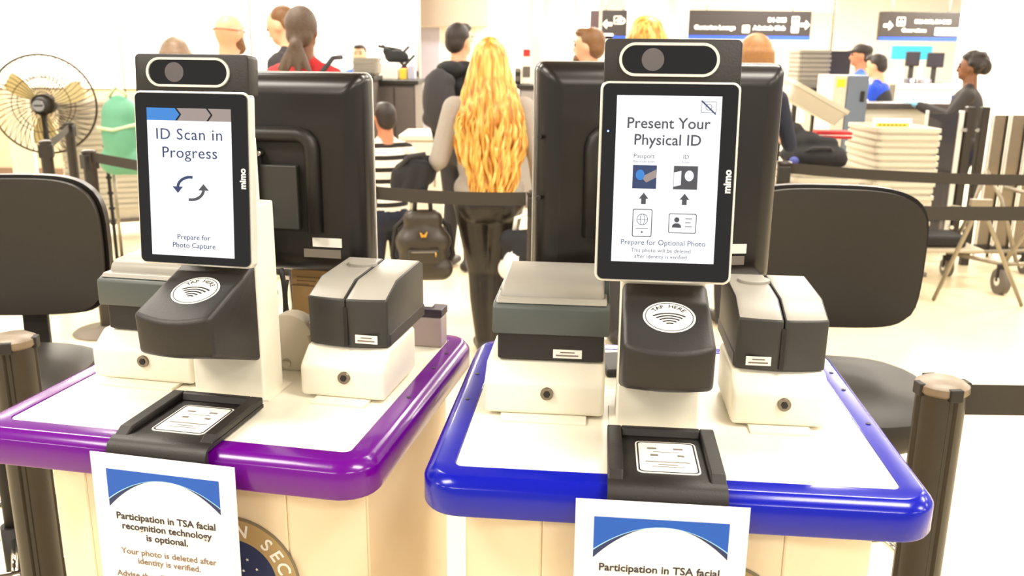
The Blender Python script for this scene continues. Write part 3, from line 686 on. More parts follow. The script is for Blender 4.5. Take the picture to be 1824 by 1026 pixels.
for k, pts in enumerate((((.235, .30, .14), (.25, .29, .09), (.235, .30, .04), (.232, .29, .006)), ((.24, .31, .12), (.23, .30, .07), (.262, .295, .04), (.258, .29, .005)))):
    P4 = [Vector(p) for p in pts]; cv = []
    for i in range(17):
        t = i / 16; a = [P4[0], P4[1], P4[2], P4[3]]; cv.append(a[0] * (1 - t) ** 3 + 3 * a[1] * t * (1 - t) ** 2 + 3 * a[2] * t * t * (1 - t) + a[3] * t ** 3)
    r = empty('cable', on(PL, *pts[3][:2], 0), PL[1], ('thick black cable looping down from the monitor stand', 'thin black cable hanging behind the white column')[k], 'cable')
    o = MB().tube([(p.x - pts[3][0], p.y - pts[3][1], p.z) for p in cv], (.004, .0025)[k], n=8).build('cord', blackm, r)
    MB().box((-.007, -.007, 0), (.007, .007, .012), .002).build('plug', blackp, r)

# ------------------------------------------------------------------ drafting chairs behind the podiums
def chair(loc, rz, label):
    """faces local -y"""
    root = empty('drafting_chair', loc, rz, label, 'chair')
    SZ = .75
    # backrest: superellipse pad, wider and softer at the top, bowed in plan
    def pad(scale, y0, y1, name, mat, w=.235, h=.172, zc=1.03, r=.012):
        t = bmesh.new(); rows = 14; cols = 22; A = {}; 
        for i in range(rows + 1):
            for j in range(cols + 1):
                a, b = -1 + 2 * j / cols, -1 + 2 * i / rows
                # square to superellipse map
                e_ = 4.2 if b > 0 else 7.5; k = 1 / max((abs(a) ** e_ + abs(b) ** e_) ** (1 / e_), 1e-6) * max(abs(a), abs(b)) if (a or b) else 1
                x, z = a * k * w * scale * (1 - .06 * (b < 0) * b * b), b * k * h * scale - .02 * (1 - a * a) * (b < 0) * abs(b)
                edge = max(abs(a), abs(b)) ** 6
                for side in (0, 1):
                    y = (y0 if side == 0 else y1) + (.006 * edge if side == 0 else -.006 * edge) - .045 * (x / w) ** 2 + .012 * (1 - b * b)
                    A[side, i, j] = t.verts.new((x, y, zc + z))
        for i in range(rows):
            for j in range(cols):
                t.faces.new([A[0, i, j], A[0, i, j + 1], A[0, i + 1, j + 1], A[0, i + 1, j]]); t.faces.new([A[1, i, j], A[1, i + 1, j], A[1, i + 1, j + 1], A[1, i, j + 1]])
        per = [(0, j) for j in range(cols)] + [(i, cols) for i in range(rows)] + [(rows, j) for j in range(cols, 0, -1)] + [(i, 0) for i in range(rows, 0, -1)]
        for k in range(len(per)):
            p, q = per[k], per[(k + 1) % len(per)]; t.faces.new([A[(0,) + p], A[(1,) + p], A[(1,) + q], A[(0,) + q]])
        bmesh.ops.recalc_face_normals(t, faces=t.faces); mb = MB(); mb._merge(t); return mb.build(name, mat, root, smooth=True)
    pad(1.0, .215, .255, 'back_shell', vinyl_edge); pad(.955, .190, .222, 'backrest', vinyl)
    # curved flat bar from seat to back
    q = [(.05, SZ - .095), (.20, SZ - .09), (.268, SZ - .02), (.272, SZ + .1), (.27, SZ + .3)]; tk = [(y + .016, z - .012 if i < 3 else z) for i, (y, z) in enumerate(q)]
    MB().prism(q + tk[::-1], 'x', -.032, .032, r=.003).build('back_bar', blackm, root)
    # seat cushion
    prof = [(0, -.075), (.16, -.075), (.205, -.062), (.226, -.035), (.230, -.008), (.222, .014), (.19, .028), (.10, .033), (0, .031)]
    t = MB(); t.lathe(prof, 40)
    for v in t.bm.verts:
        x, y = v.co.x, v.co.y; rr = math.hypot(x, y)
        if rr > 1e-5:
            k = rr / ((abs(x) ** 3.2 + abs(y) ** 3.2) ** (1 / 3.2)); v.co.x *= k * .98; v.co.y *= k * .93
        v.co.z += SZ - .02 * max(0, -(y + .13)) / .1
    t.build('seat', vinyl, root, smooth=True)
    MB().box((-.09, -.1, SZ - .095), (.09, .1, SZ - .074), .006).build('seat_plate', blackm, root)
    MB().cyl((0, 0, .32), (0, 0, SZ - .09), .018).cyl((0, 0, .12), (0, 0, .36), .028).build('gas_lift', blackm, root)
    fr = MB().tube([(.2 * math.cos(2 * math.pi * i / 36), .2 * math.sin(2 * math.pi * i / 36), .33) for i in range(36)], .011, n=8, closed=True).build('foot_ring', chrome, root)
    for k in range(4):
        a = k * math.pi / 2 + .4; MB().cyl((.03 * math.cos(a), .03 * math.sin(a), .33), (.2 * math.cos(a), .2 * math.sin(a), .33), .007, n=8).build('spoke', chrome, fr)
    for k in range(5):
        a = 2 * math.pi * k / 5 + .3; c, s_ = math.cos(a), math.sin(a)
        lg = MB().tube([(.02 * c, .02 * s_, .13), (.15 * c, .15 * s_, .115), (.29 * c, .29 * s_, .075)], [.026, .022, .016], n=8).build('base_leg', blackm, root)
        MB().cyl((.29 * c - .02 * s_, .29 * s_ + .02 * c, .028), (.29 * c + .02 * s_, .29 * s_ - .02 * c, .028), .028, n=20).build('caster', blackp, lg)
    return root
chair((.755, 1.96, 0), R(-6), 'black vinyl drafting chair behind the blue podium')
chair((-1.235, 1.99, 0), R(6), 'black vinyl drafting chair behind the purple podium')

# ------------------------------------------------------------------ belt barriers
def stanchion(loc, label, fluted=False, rz=0, h=1.0, r=.034, belts=(), base=True):
    root = empty('stanchion', loc, rz, label, 'stanchion')
    n = 64; pts = []
    for i in range(n):
        a = 2 * math.pi * i / n; k = (a / (math.pi / 2)) % 1; d = abs(((a + math.pi / 4) % (math.pi / 2)) - math.pi / 4)
        rr = r * (.86 if fluted and d < .13 else 1); pts.append((rr * math.cos(a), rr * math.sin(a)))
    MB().prism(pts, 'z', .015, h - .012).build('post', post_m, root, smooth=True)
    mb = MB(); mb.lathe([(0, h), (r * .8, h), (r * 1.08, h - .006), (r * 1.1, h - .016), (r * 1.0, h - .02), (0, h - .02)], 32)
    cp = mb.build('cap', post_m if not fluted else M('worn_post_cap', (120, 104, 84), .4, var=.3, scale=60), root, smooth=True)
    if fluted:
        for k in range(4):
            a = k * math.pi / 2; MB().box((-.011, r * .86, h - .024), (.011, r * 1.16, h - .003), .002, mtx=Matrix.Rotation(a, 4, 'Z')).build('belt_clip', blackm, cp)
    else: MB().box((-r * 1.15, -.03, h - .1), (r * 1.15, .03, h - .022), .006).build('belt_cassette', blackp, root)
    if base: MB().lathe([(0, 0), (.175, 0), (.178, .006), (.165, .016), (.06, .024), (.04, .04), (0, .04)], 40).build('base_disc', M('base_grey', (110, 100, 86), .5), root, smooth=True)
    inv = (Matrix.Translation(loc) @ Matrix.Rotation(rz, 4, 'Z')).inverted()
    for (p1, sag) in belts:
        a = Vector((loc[0], loc[1], h - .035)); b = Vector(p1); d = (b - a).normalized(); a = a + d * r; b = b - d * .04
        mb = MB(); N = 12; nrm = d.cross(Vector((0, 0, 1))).normalized() * .0012; V = []
        for i in range(N + 1):
            t = i / N; p = a.lerp(b, t) - Vector((0, 0, sag * 4 * t * (1 - t)))
            V.append([mb.bm.verts.new(inv @ (p + o)) for o in (nrm + Vector((0, 0, .026)), nrm - Vector((0, 0, .026)), -nrm - Vector((0, 0, .026)), -nrm + Vector((0, 0, .026)))])
        for A, B in zip(V[:-1], V[1:]):
            for k in range(4): mb.bm.faces.new([A[k], A[(k + 1) % 4], B[(k + 1) % 4], B[k]])
        mb.bm.faces.new(V[0]); mb.bm.faces.new(V[-1][::-1])
        mb.build('belt', belt_m, root)
    return root
sa, sb, sc = atz(80, 250, 1.0), atz(157, 267, 1.0), atz(122, 218, 1.0)
c0, c1, c2, c3 = atz(655, 343, .965), atz(955, 355, .965), atz(1330, 363, .965), atz(1850, 381, .965)
stanchion((sa.x, sa.y, 0), 'slim black belt post with short belt back to another post', belts=(((sc.x, sc.y + .0, .965), .01),), rz=.3)
stanchion((sc.x, sc.y, 0), 'slim black belt post in front of the stacked bins')
stanchion((sb.x, sb.y, 0), 'slim black belt post with belt running past the green bag', belts=(((c0.x, c0.y, .965), .02),), rz=.9)
stanchion((c0.x, c0.y, 0), 'slim black belt post hidden behind the purple podium monitor', belts=(((c1.x, c1.y, .965), .008),), rz=1.5)
stanchion((c1.x, c1.y, 0), 'slim black belt post behind the blue podium monitor', belts=(((c2.x, c2.y, .965), .01),), rz=1.5)
stanchion((c2.x, c2.y, 0), 'slim black belt post behind the drafting chair of the blue podium', belts=(((c3.x, c3.y, .965), .012),), rz=1.5)
md_ = atz(1398, 287, 1.0); e1 = atz(1850, 322, .965)
stanchion((md_.x, md_.y, 0), 'slim black belt post with belt running in front of the stacked bins', belts=(((e1.x, e1.y, .965), .012),), rz=1.4)
nl, nr = atz(20, 597, 1.0), atz(1680, 676, 1.0)
stanchion((nl.x, nl.y, 0), 'fluted black belt post beside the purple podium', True, rz=.2, r=.038)
stanchion((nr.x, nr.y, 0), 'fluted black belt post beside the blue podium with belt clipped on', True, rz=.1, r=.038, belts=(((nr.x + 1.6, nr.y + .08, .965), .01),))

# ------------------------------------------------------------------ people
def person(px, ptop, Y, h, rz, label, mats, hair=None, pose=None, group=None, voxel=.013, build=1.0, head_pitch=0, head_yaw=0, dx=0, face=True, shoes=None, sleeve='long', bare_leg=False, z0=0):
    """mats = (skin, top, bottom); local +y is forward, +x the right hand side; feet on the floor"""
    p = at(px, ptop, Y); root = empty('person', (p.x + dx, Y, z0), rz, label, 'person', group)
    S = h / 1.75; B = build
    pose = pose or {}
    SK, TP, BT, SH, GL = 0, 1, 2, 3, 4
    ml = [mats[0], mats[1], mats[2], shoes or shoe_m, glove_m]
    V3 = lambda x, y, z: Vector((x * S, y * S, z * S))
    lean = pose.get('lean', 0); pr = []
    LM = Matrix.Translation(V3(0, 0, .95)) @ Matrix.Rotation(-lean, 4, 'X') @ Matrix.Translation(-V3(0, 0, .95))
    T = lambda x, y, z: LM @ V3(x, y, z)
    E_ = lambda c, r, m: pr.append(('e', c, tuple(k * S for k in r), m))
    C_ = lambda a, b, r0, r1, m: pr.append(('c', a, b, r0 * S, r1 * S, m))
    # trunk
    E_(T(0, -.005, 1.28), (.168 * B, .118 * B, .20), TP); E_(T(0, 0, 1.10), (.148 * B, .108 * B, .17), TP); E_(T(0, -.01, .965), (.165 * B, .122 * B, .11), TP)
    C_(T(-.125, -.01, 1.405), T(.125, -.01, 1.405), .066, .066, TP); C_(T(-.06, -.01, 1.45), T(.06, -.01, 1.45), .05, .05, TP)
    E_(V3(0, -.015, .88), (.168 * B, .128 * B, .115), BT)
    for sg in (-1, 1): E_(V3(sg * .07, -.06, .87), (.085 * B, .085 * B, .10), BT)
    # neck and head
    C_(T(0, -.015, 1.44), T(0, -.005, 1.56), .064, .06, SK)
    hb = T(0, .0, 1.545); HM = Matrix.Translation(hb) @ Matrix.Rotation(head_yaw, 4, 'Z') @ Matrix.Rotation(-head_pitch, 4, 'X')
    Hd = lambda x, y, z: HM @ V3(x, y, z)
    hr = HM.to_3x3()
    def HE(c, r, m): pr.append(('e', Hd(*c), tuple(k * S for k in r), m, hr))
    HE((0, .004, .105), (.076, .096, .103), SK); HE((0, .03, .045), (.060, .068, .062), SK); HE((0, .075, .012), (.028, .022, .02), SK)
    HE((0, .108, .07), (.013, .018, .014), SK); HE((0, .098, .092), (.010, .014, .026), SK); HE((-.078, -.005, .085), (.012, .02, .032), SK); HE((.078, -.005, .085), (.012, .02, .032), SK)
    # arms: shoulder, elbow, wrist per side
    for sgn, key in ((-1, 'l'), (1, 'r')):
        el, wr = pose.get('elbow_' + key, (sgn * .235, -.03, 1.13)), pose.get('wrist_' + key, (sgn * .245, .05, .88))
        sh_ = T(sgn * .172 * (B * .5 + .5), -.01, 1.395); el = T(*el); wr = T(*wr)
        C_(sh_, el, .056 * B, .046 * B, TP); C_(el, wr, .044 * B, .034 * B, TP if sleeve == 'long' else SK)
        d = (wr - el).normalized(); HMt = GL if pose.get('glove') else SK
        side = Vector((0, 0, 1)).cross(d); side = side.normalized() if side.length > .1 else Vector((0, 1, 0))
        if abs(d.z) > .8: side = Vector((0, 1, 0)) - d * d.y; side.normalize()
        nrm = d.cross(side).normalized(); pc = wr + d * .055 * S
        C_(wr, pc, .026, .03, HMt); C_(pc - side * .02 * S, pc + side * .02 * S, .024, .024, HMt)
        for k, L in ((-1.5, .062), (-.5, .075), (.5, .08), (1.5, .07)):
            a = pc + side * k * .0215 * S + d * .02 * S; m = a + d * L * .55 * S + nrm * .008 * S * sgn; e = m + (d * .8 + nrm * .6 * sgn).normalized() * L * .5 * S
            C_(a, m, .0105, .0098, HMt); C_(m, e, .0098, .0085, HMt)
        a = pc - d * .02 * S + side * .028 * S; m = a + (side * .75 + d * .6).normalized() * .035 * S; C_(a, m, .013, .0115, HMt); C_(m, m + d * .032 * S, .0115, .009, HMt)
    # legs: hip, knee, ankle per side
    for sgn, key in ((-1, 'l'), (1, 'r')):
        kn, an = V3(*pose.get('knee_' + key, (sgn * .095, .015, .5))), V3(*pose.get('ankle_' + key, (sgn * .1, -.02, .085)))
        hp = V3(sgn * .085, -.01, .86); C_(hp, kn, .092 * B, .062 * B, BT); lo = SK if bare_leg else BT
        C_(kn, an.lerp(kn, .55), .058 * B, .056 * B, lo); C_(an.lerp(kn, .55), an, .056 * B, .04 * B, lo)
        f = Vector(pose.get('toe_' + key, (sgn * .03, .15, 0))).normalized(); a = Vector((an.x, an.y, .042 * S)) - f * .035 * S
        C_(an, Vector((an.x, an.y, .05 * S)), .04, .042, SH); C_(a, a + f * .17 * S, .042, .034, SH)
    body = blob('body', pr, ml, root, voxel * max(S, .8), 4)
    if face:
        for sx in (-1, 1):
            MB().sphere(Hd(sx * .031, .088, .105), .011 * S, u=12, v=8).build('eye', M('eye_dark', (36, 26, 22), .3), root)
            MB().tube([Hd(sx * .016, .101, .126), Hd(sx * .032, .098, .131), Hd(sx * .05, .086, .126)], .0045 * S, n=6).build('eyebrow', hair_dark, root)
        MB().tube([Hd(-.022, .092, .035), Hd(0, .1, .034), Hd(.022, .092, .035)], .005 * S, n=6).build('mouth', M('lip', (150, 72, 66), .5), root)
    if hair:
        kind, hm = hair; HP = []
        def he(c, r): HP.append(('e', Hd(*c), tuple(k * S for k in r), 0, hr))
        if kind == 'short':
            he((0, -.022, .13), (.084, .094, .094)); he((0, -.05, .085), (.078, .062, .075)); he((0, .045, .185), (.06, .055, .035))
        elif kind == 'thin': he((0, -.03, .14), (.080, .082, .075)); he((0, -.055, .085), (.074, .05, .06))
        elif kind == 'curly':
            random.seed(5); he((0, -.03, .125), (.088, .098, .1))
            for k in range(46):
                a, b = random.uniform(0, 2 * math.pi), random.uniform(-.25, 1.3); v = Vector((math.cos(a) * math.cos(b), math.sin(a) * math.cos(b), math.sin(b)))
                if v.y > .45 and v.z < .6: continue
                r_ = random.uniform(.022, .034); he((v.x * .092, -.03 + v.y * .105, .125 + v.z * .1), (r_, r_, r_))
            he((0, -.115, .10), (.06, .055, .07))
        elif kind == 'pony':
            he((0, -.02, .125), (.088, .102, .104)); he((0, -.055, .07), (.076, .06, .07)); he((0, -.11, .02), (.036, .034, .036))
            for k in range(9):
                a = (k - 4) * .3; HP.append(('c', Hd(math.sin(a) * .02, -.115, .02), Hd(math.sin(a) * .11, -.125 - .02 * (k % 2), -.11 - .03 * (k % 3)), .017 * S, .009 * S, 0))
        elif kind == 'bob':
            he((0, -.025, .12), (.098, .108, .112)); he((0, -.05, .02), (.104, .075, .11))
            for k in range(15):
                a = R(170 + 200 * k / 14); HP.append(('c', Hd(.086 * math.cos(a), -.03 + .09 * math.sin(a), .12), Hd(.104 * math.cos(a), -.03 + .092 * math.sin(a), -.09), .024 * S, .016 * S, 0))
        elif kind == 'cap':
            he((0, -.01, .15), (.088, .105, .075)); he((0, .10, .138), (.06, .055, .012)); he((0, -.05, .09), (.08, .062, .07))
        blob('hair' if kind != 'cap' else 'cap', HP, [hm], root, .010, 3)
    root['_h'] = 0; del root['_h']
    return root, Hd, T, S
def collar(parent, T, S, m, z=1.47, r=.07):
    MB().tube([T(r * math.cos(2 * math.pi * i / 20), r * .85 * math.sin(2 * math.pi * i / 20), z + .015 * math.sin(2 * math.pi * i / 20) * -1) for i in range(20)], .012 * S, n=8, closed=True).build('collar', m, parent)

# the blond traveller in the grey sweater, seen from behind
W, Hd, T, S = person(872, 78, 4.42, 1.57, R(4), 'person in grey sweater and shiny black leggings seen from behind holding a backpack', (skin_l, grey_knit, leather),
    pose=dict(elbow_l=(-.275, -.02, 1.12), wrist_l=(-.36, .16, 1.02), elbow_r=(.26, -.05, 1.14), wrist_r=(.29, .02, .90), knee_l=(-.05, .03, .5), ankle_l=(-.03, -.03, .09), knee_r=(.055, .0, .5), ankle_r=(.045, -.06, .09)), voxel=.009, build=1.2, face=True)
# long wavy hair: a lofted shell of combed waves plus loose locks
mb = MB(); rows, cols = 70, 96; grid = []
for i in range(rows + 1):
    t = i / rows; z = 1.765 - t * .80; ring = []
    for j in range(cols):
        a = R(150) + R(240) * j / (cols - 1)         # round the back of the head
        if t < .16: k = math.sqrt(max(0, 1 - ((.16 - t) / .16) ** 2)); rx, ry = .104 * k, .112 * k
        else:
            q = (t - .16) / .84; rx = .104 + .085 * min(1, q * 2.2) - .075 * max(0, q - .55) / .45; ry = .112 + .05 * q
        lock = math.sin(j * .9 + 2.2 * math.sin(t * 13 + j * .12)) * .011 + math.sin(j * 2.3 - t * 24 + 1.3 * math.sin(j * .4)) * .005
        wav = math.sin(t * 30 + j * .22) * .007
        k2 = min(1, max(0, t - .12) * 2.2); zz = z - (.035 * math.sin(j * .55) + .02 * math.sin(j * 1.7)) * max(0, t - .8) / .2
        cx = .02 * max(0, t - .3)
        ring.append(mb.bm.verts.new(T((rx + (lock + .4 * wav) * k2) * math.cos(a) + cx, -.012 - .035 * min(1, max(0, t - .25) * 4) + (ry + (lock + wav) * k2) * math.sin(a), zz)))
    grid.append(ring)
inner = [[mb.bm.verts.new(Vector((v.co.x * .9, v.co.y + .03, v.co.z))) for v in ring] for ring in grid]
for G, fl in ((grid, 0), (inner, 1)):
    for i in range(rows):
        for j in range(cols - 1):
            q = [G[i][j], G[i][j + 1], G[i + 1][j + 1], G[i + 1][j]]; mb.bm.faces.new(q if not fl else q[::-1])
for j in range(cols - 1): mb.bm.faces.new([grid[rows][j], grid[rows][j + 1], inner[rows][j + 1], inner[rows][j]])
for i in range(rows):
    for jj in (0, cols - 1): mb.bm.faces.new([grid[i][jj], grid[i + 1][jj], inner[i + 1][jj], inner[i][jj]])
random.seed(11)
for k in range(34):
    a0 = R(random.uniform(165, 375)); tt = random.uniform(.42, .62); L = random.uniform(.35, .52) ; ph = random.uniform(0, 6); pts = []; rr = []
    for i in range(22):
        t = tt + (1 - tt + .03) * i / 21 * random.uniform(.995, 1); t2 = min(t, 1.03); q = max(0, (t2 - .16) / .84)
        rx = .104 + .085 * min(1, q * 2.2) - .075 * max(0, q - .55) / .45 + .008; ry = .12 + .05 * q
        pts.append(T(rx * math.cos(a0) + .012 * math.sin(t2 * 26 + ph) + .02 * max(0, t2 - .3), -.049 + ry * math.sin(a0) + .008 * math.cos(t2 * 26 + ph), 1.765 - t2 * .80)); rr.append((.012 * math.sin(math.pi * (i + 1) / 23.5) + .002) * S)
    mb.tube(pts, rr, n=6)
hr_ = mb.build('hair', hair_blond, W, recalc=True); hr_.data.polygons.foreach_set('use_smooth', [True] * len(hr_.data.polygons))
blob('hair_crown', [('e', Hd(0, -.012, .125), (.092 * S, .106 * S, .104 * S), 0)], [hair_blond], W, .01, 2)
# her backpack, jacket over the arm and the black and white bag
wp = at(755, 425, 4.34)
r = empty('backpack', (wp.x, 4.30, at(755, 500, 4.3).z), R(8), 'black leather backpack hanging from a raised arm, with gold clasp', 'backpack')
blob('pack', [('e', (0, 0, .17), (.125, .07, .17), 0), ('c', (-.09, 0, .06), (.09, 0, .06), .06, .06, 0), ('c', (-.07, 0, .20), (.07, 0, .20), .07, .07, 0), ('c', (-.05, 0, .31), (.05, 0, .31), .05, .05, 0)], [M('worn_black_leather', (54, 46, 36), .4, var=.15, bump=.2)], r, .011, 5)
MB().box((-.075, -.088, .105), (.075, -.06, .175), .01).build('front_pocket', M('worn_black_leather', (0, 0, 0)), r)
MB().box((-.06, -.092, .160), (.06, -.086, .166), .002).build('zip', stickgrey, r)
MB().tube([(.055, -.093, .163), (.058, -.096, .15), (.056, -.093, .14)], .004).build('zip_pull', M('gold_metal', (214, 170, 84), .25, metal=1), r)
MB().prism([(-.012, .235), (.012, .235), (.02, .262), (.01, .258), (.006, .25), (-.006, .25), (-.01, .258), (-.02, .262)], 'y', -.082, -.072, r=.001).build('clasp', M('gold_metal', (214, 170, 84), .25, metal=1), r)
MB().tube([(-.04, -.01, .34), (-.035, 0, .42), (0, .01, .45), (.035, 0, .42), (.04, -.01, .34)], .011, n=8).build('carry_strap', blackm, r)
for sx in (-1, 1): MB().tube([(sx * .05, .05, .34), (sx * .13, .06, .26), (sx * .15, .05, .12), (sx * .1, .04, .04)], .014, n=8).build('shoulder_strap', blackm, r)
jp = at(742, 305, 4.40)
r = empty('folded_jacket', (jp.x, 4.40, at(742, 345, 4.4).z), 0, 'black jacket draped over the forearm above the backpack', 'jacket')
blob('jacket', [('e', (-.01, 0, .10), (.11, .07, .075), 0), ('c', (-.09, 0, .05), (-.02, 0, .15), .045, .05, 0), ('c', (-.02, 0, .15), (.075, .02, .16), .05, .03, 0), ('c', (-.1, -.02, .0), (-.085, 0, .09), .03, .045, 0), ('c', (.02, -.05, .0), (.04, -.04, .13), .035, .04, 0), ('c', (-.04, -.05, .02), (.0, -.05, .14), .03, .035, 0)], [black_cloth], r, .011, 4)
MB().tube([(-.09, -.03, .12), (-.03, -.06, .19), (.05, -.04, .2)], .012, n=8).build('hood_seam', dark_cloth, r)
bp = at(915, 450, 4.40)
r = empty('carry_bag', (bp.x + .07, 4.24, at(915, 500, 4.24).z), R(-6), 'black and white carry bag hanging from the right hand', 'bag')
blob('bag_body', [('c', (-.09, 0, .06), (.09, 0, .06), .06, .06, 1), ('c', (-.09, 0, .2), (.09, 0, .2), .055, .055, 0), ('e', (0, 0, .13), (.13, .07, .13), 0), ('e', (-.07, -.03, .08), (.05, .06, .08), 1)], [black_cloth, white_cloth], r, .011, 5)
MB().tube([(-.07, 0, .24), (-.06, 0, .31), (0, 0, .335), (.06, 0, .31), (.07, 0, .24)], .011, n=8).build('handle', white_cloth, r)

# the child in the striped jersey
B_, Hd, T, S = person(684, 166, 4.95, 1.24, R(28), 'child in black and white striped jersey and dark shorts beside the queue belt', (skin_m, striped, navy_cloth), hair=('short', hair_dark), sleeve='long', bare_leg=True, shoes=orange_m, build=1.05)
# traveller in black hoodie with grey backpack
N_, Hd, T, S = person(818, 50, 6.3, 1.70, R(-38), 'person in black hooded jacket standing in line, back half turned', (skin_l, black_cloth, dark_cloth), hair=('short', hair_dark))
blob('hood', [('e', T(0, -.1, 1.45), (.12, .06, .06), 0), ('c', T(-.1, -.03, 1.46), T(.1, -.03, 1.46), .05, .05, 0)], [black_cloth], N_, .013, 3)
pb = N_.matrix_world
r = empty('rucksack', Vector(N_.location) + Matrix.Rotation(R(-38), 3, 'Z') @ Vector((0, -.15, 1.0)), R(-38), 'charcoal rucksack worn on the back of the black hooded jacket', 'backpack')
blob('pack', [('e', (0, -.06, .2), (.14, .075, .22), 0), ('c', (-.09, -.05, .08), (.09, -.05, .08), .06, .06, 0), ('c', (-.07, -.05, .33), (.07, -.05, .33), .055, .055, 0)], [dark_cloth], r, .013, 4)
MB().tube([(-.03, -.04, .39), (0, -.05, .43), (.03, -.04, .39)], .008).build('top_loop', blackm, r)
# heads beyond the purple podium
b1, Hd, T, S = person(406, 36, 5.4, 1.72, R(-30), 'person in white shirt seen from behind with a thin brown band round the head', (skin_l, white_cloth, dark_cloth)); collar(b1, T, S, white_cloth)
MB().tube([Hd(-.074, .03, .11), Hd(-.085, -.03, .112), Hd(-.06, -.075, .118), Hd(0, -.098, .12), Hd(.06, -.075, .118), Hd(.085, -.03, .112), Hd(.074, .03, .11)], .0035 * S, n=6).build('glasses_band', M('brown_band', (140, 82, 52), .5), b1)
blob('beard', [('e', Hd(0, .07, .015), (.05, .04, .045), 0), ('e', Hd(.05, .03, .04), (.025, .04, .04), 0)], [hair_brown], b1, .009, 3)
m2, Hd, T, S = person(494, 22, 6.1, 1.80, R(72), 'person in dark grey shirt standing with head bowed', (skin_l, dark_cloth, navy_cloth), hair=('thin', hair_brown), head_pitch=R(24), dx=.06)
w3, Hd, T, S = person(538, 29, 5.0, 1.73, R(-8), 'person in bright red top seen from behind with a grey bag strap', (skin_d, red_cloth, navy_cloth), hair=('pony', M('dark_brown_braids', (84, 66, 52), .55, var=.4, scale=70, bump=.6)))
r = empty('shoulder_bag', (w3.location.x + .06, w3.location.y - .2, .92), R(-8), 'grey shoulder bag slung across the red top', 'bag')
blob('bag_body', [('e', (0, 0, .12), (.15, .06, .12), 0), ('c', (-.1, 0, .06), (.1, 0, .06), .05, .05, 0)], [dark_cloth], r, .013, 4)
MB().tube([(-.1, 0, .2), (.0, .06, .42), (.1, .12, .56), (.12, .2, .565)], .014, n=8).build('strap', dark_cloth, r)
f4, Hd, T, S = person(640, 84, 10.0, 1.60, R(178), 'person in blue shirt facing the queue behind the stacked grey bins', (skin_l, royal_cloth, navy_cloth), hair=('short', hair_dark))
g5, Hd, T, S = person(312, 81, 5.7, 1.57, R(10), 'person in beige top wearing a white headband, half hidden by the face-scan terminal', (skin_l, grey_knit, dark_cloth), hair=('bob', hair_grey))
MB().tube([Hd(-.1, .0, .1), Hd(-.075, .0, .2), Hd(0, .0, .242), Hd(.078, .0, .2), Hd(.1, .0, .1)], .02 * S, n=8).build('headband', white_cloth, g5)
# people between and behind the right hand terminal
p9, Hd, T, S = person(1050, 56, 6.0, 1.67, R(66), 'person in bright blue shirt in profile near the far gate sign', (skin_l, blue_cloth, navy_cloth), hair=('short', hair_brown), sleeve='short')
blob('beard', [('e', Hd(0, .075, .012), (.046, .036, .04), 0)], [hair_brown], p9, .009, 3)
p10, Hd, T, S = person(1152, 41, 4.6, 1.68, R(0), 'person in charcoal coat standing directly behind the blue podium terminal', (skin_l, dark_cloth, dark_cloth), hair=('bob', hair_blond))
p11, Hd, T, S = person(1345, 70, 5.0, 1.61, R(6), 'person in navy short-sleeved shirt lifting a white bin', (skin_l, navy_cloth, dark_cloth), hair=('bob', M('light_brown_hair', (150, 104, 56), .5, var=.3, scale=60, bump=.5)), sleeve='short', pose=dict(elbow_r=(.275, .02, 1.12), wrist_r=(.25, .3, 1.27)))
# officers on the far side
of1, Hd, T, S = person(1536, 81, 9.0, 1.64, R(70), 'officer in light blue uniform shirt facing the black screens', (skin_m, M('uniform_blue', (60, 108, 214), .8, var=.05), navy_cloth), hair=('cap', hair_dark), pose=dict(elbow_l=(-.25, .1, 1.15), wrist_l=(-.2, .33, 1.18), elbow_r=(.25, .1, 1.15), wrist_r=(.2, .33, 1.18)), sleeve='long')
of2, Hd, T, S = person(1580, 108, 8.45, 1.55, R(50), 'officer bending forward in dark vest and royal blue sleeves', (skin_l, royal_cloth, navy_cloth), hair=('short', hair_dark), head_pitch=R(12), pose=dict(lean=R(8), elbow_l=(-.26, .12, 1.12), wrist_l=(-.2, .35, 1.1), elbow_r=(.26, .1, 1.12), wrist_r=(.2, .35, 1.08)))
blob('vest', [('e', T(0, -.005, 1.26), (.172 * S, .128 * S, .2 * S), 0), ('e', T(0, 0, 1.1), (.155 * S, .118 * S, .16 * S), 0), ('c', T(-.08, -.01, 1.42), T(.08, -.01, 1.42), .062 * S, .062 * S, 0)], [M('black_vest', (34, 34, 42), .8)], of2, .013, 3)
MB().sphere(T(-.245, .06, 1.27), (.03, .045, .05)).build('shoulder_patch', white_cloth, of2)
MB().sphere(T(-.15, .08, 1.2), (.03, .03, .05)).build('badge', M('yellow_badge', (226, 206, 110), .5), of2)
of3, Hd, T, S = person(1732, 100, 7.2, 1.545, R(62), 'officer in dark jacket and blue gloves leaning on the glass gate', (skin_d, M('dark_jacket', (50, 44, 42), .75, var=.1, bump=.2), navy_cloth), hair=('curly', hair_dark), pose=dict(glove=True, elbow_l=(-.25, .12, 1.2), wrist_l=(-.17, .36, 1.30), elbow_r=(.25, .1, 1.18), wrist_r=(.16, .34, 1.28)), voxel=.010, build=1.2)
MB().box(T(-.04, .09, 1.24), T(.04, .125, 1.4), .01).build('shirt_front', royal_cloth, of3)

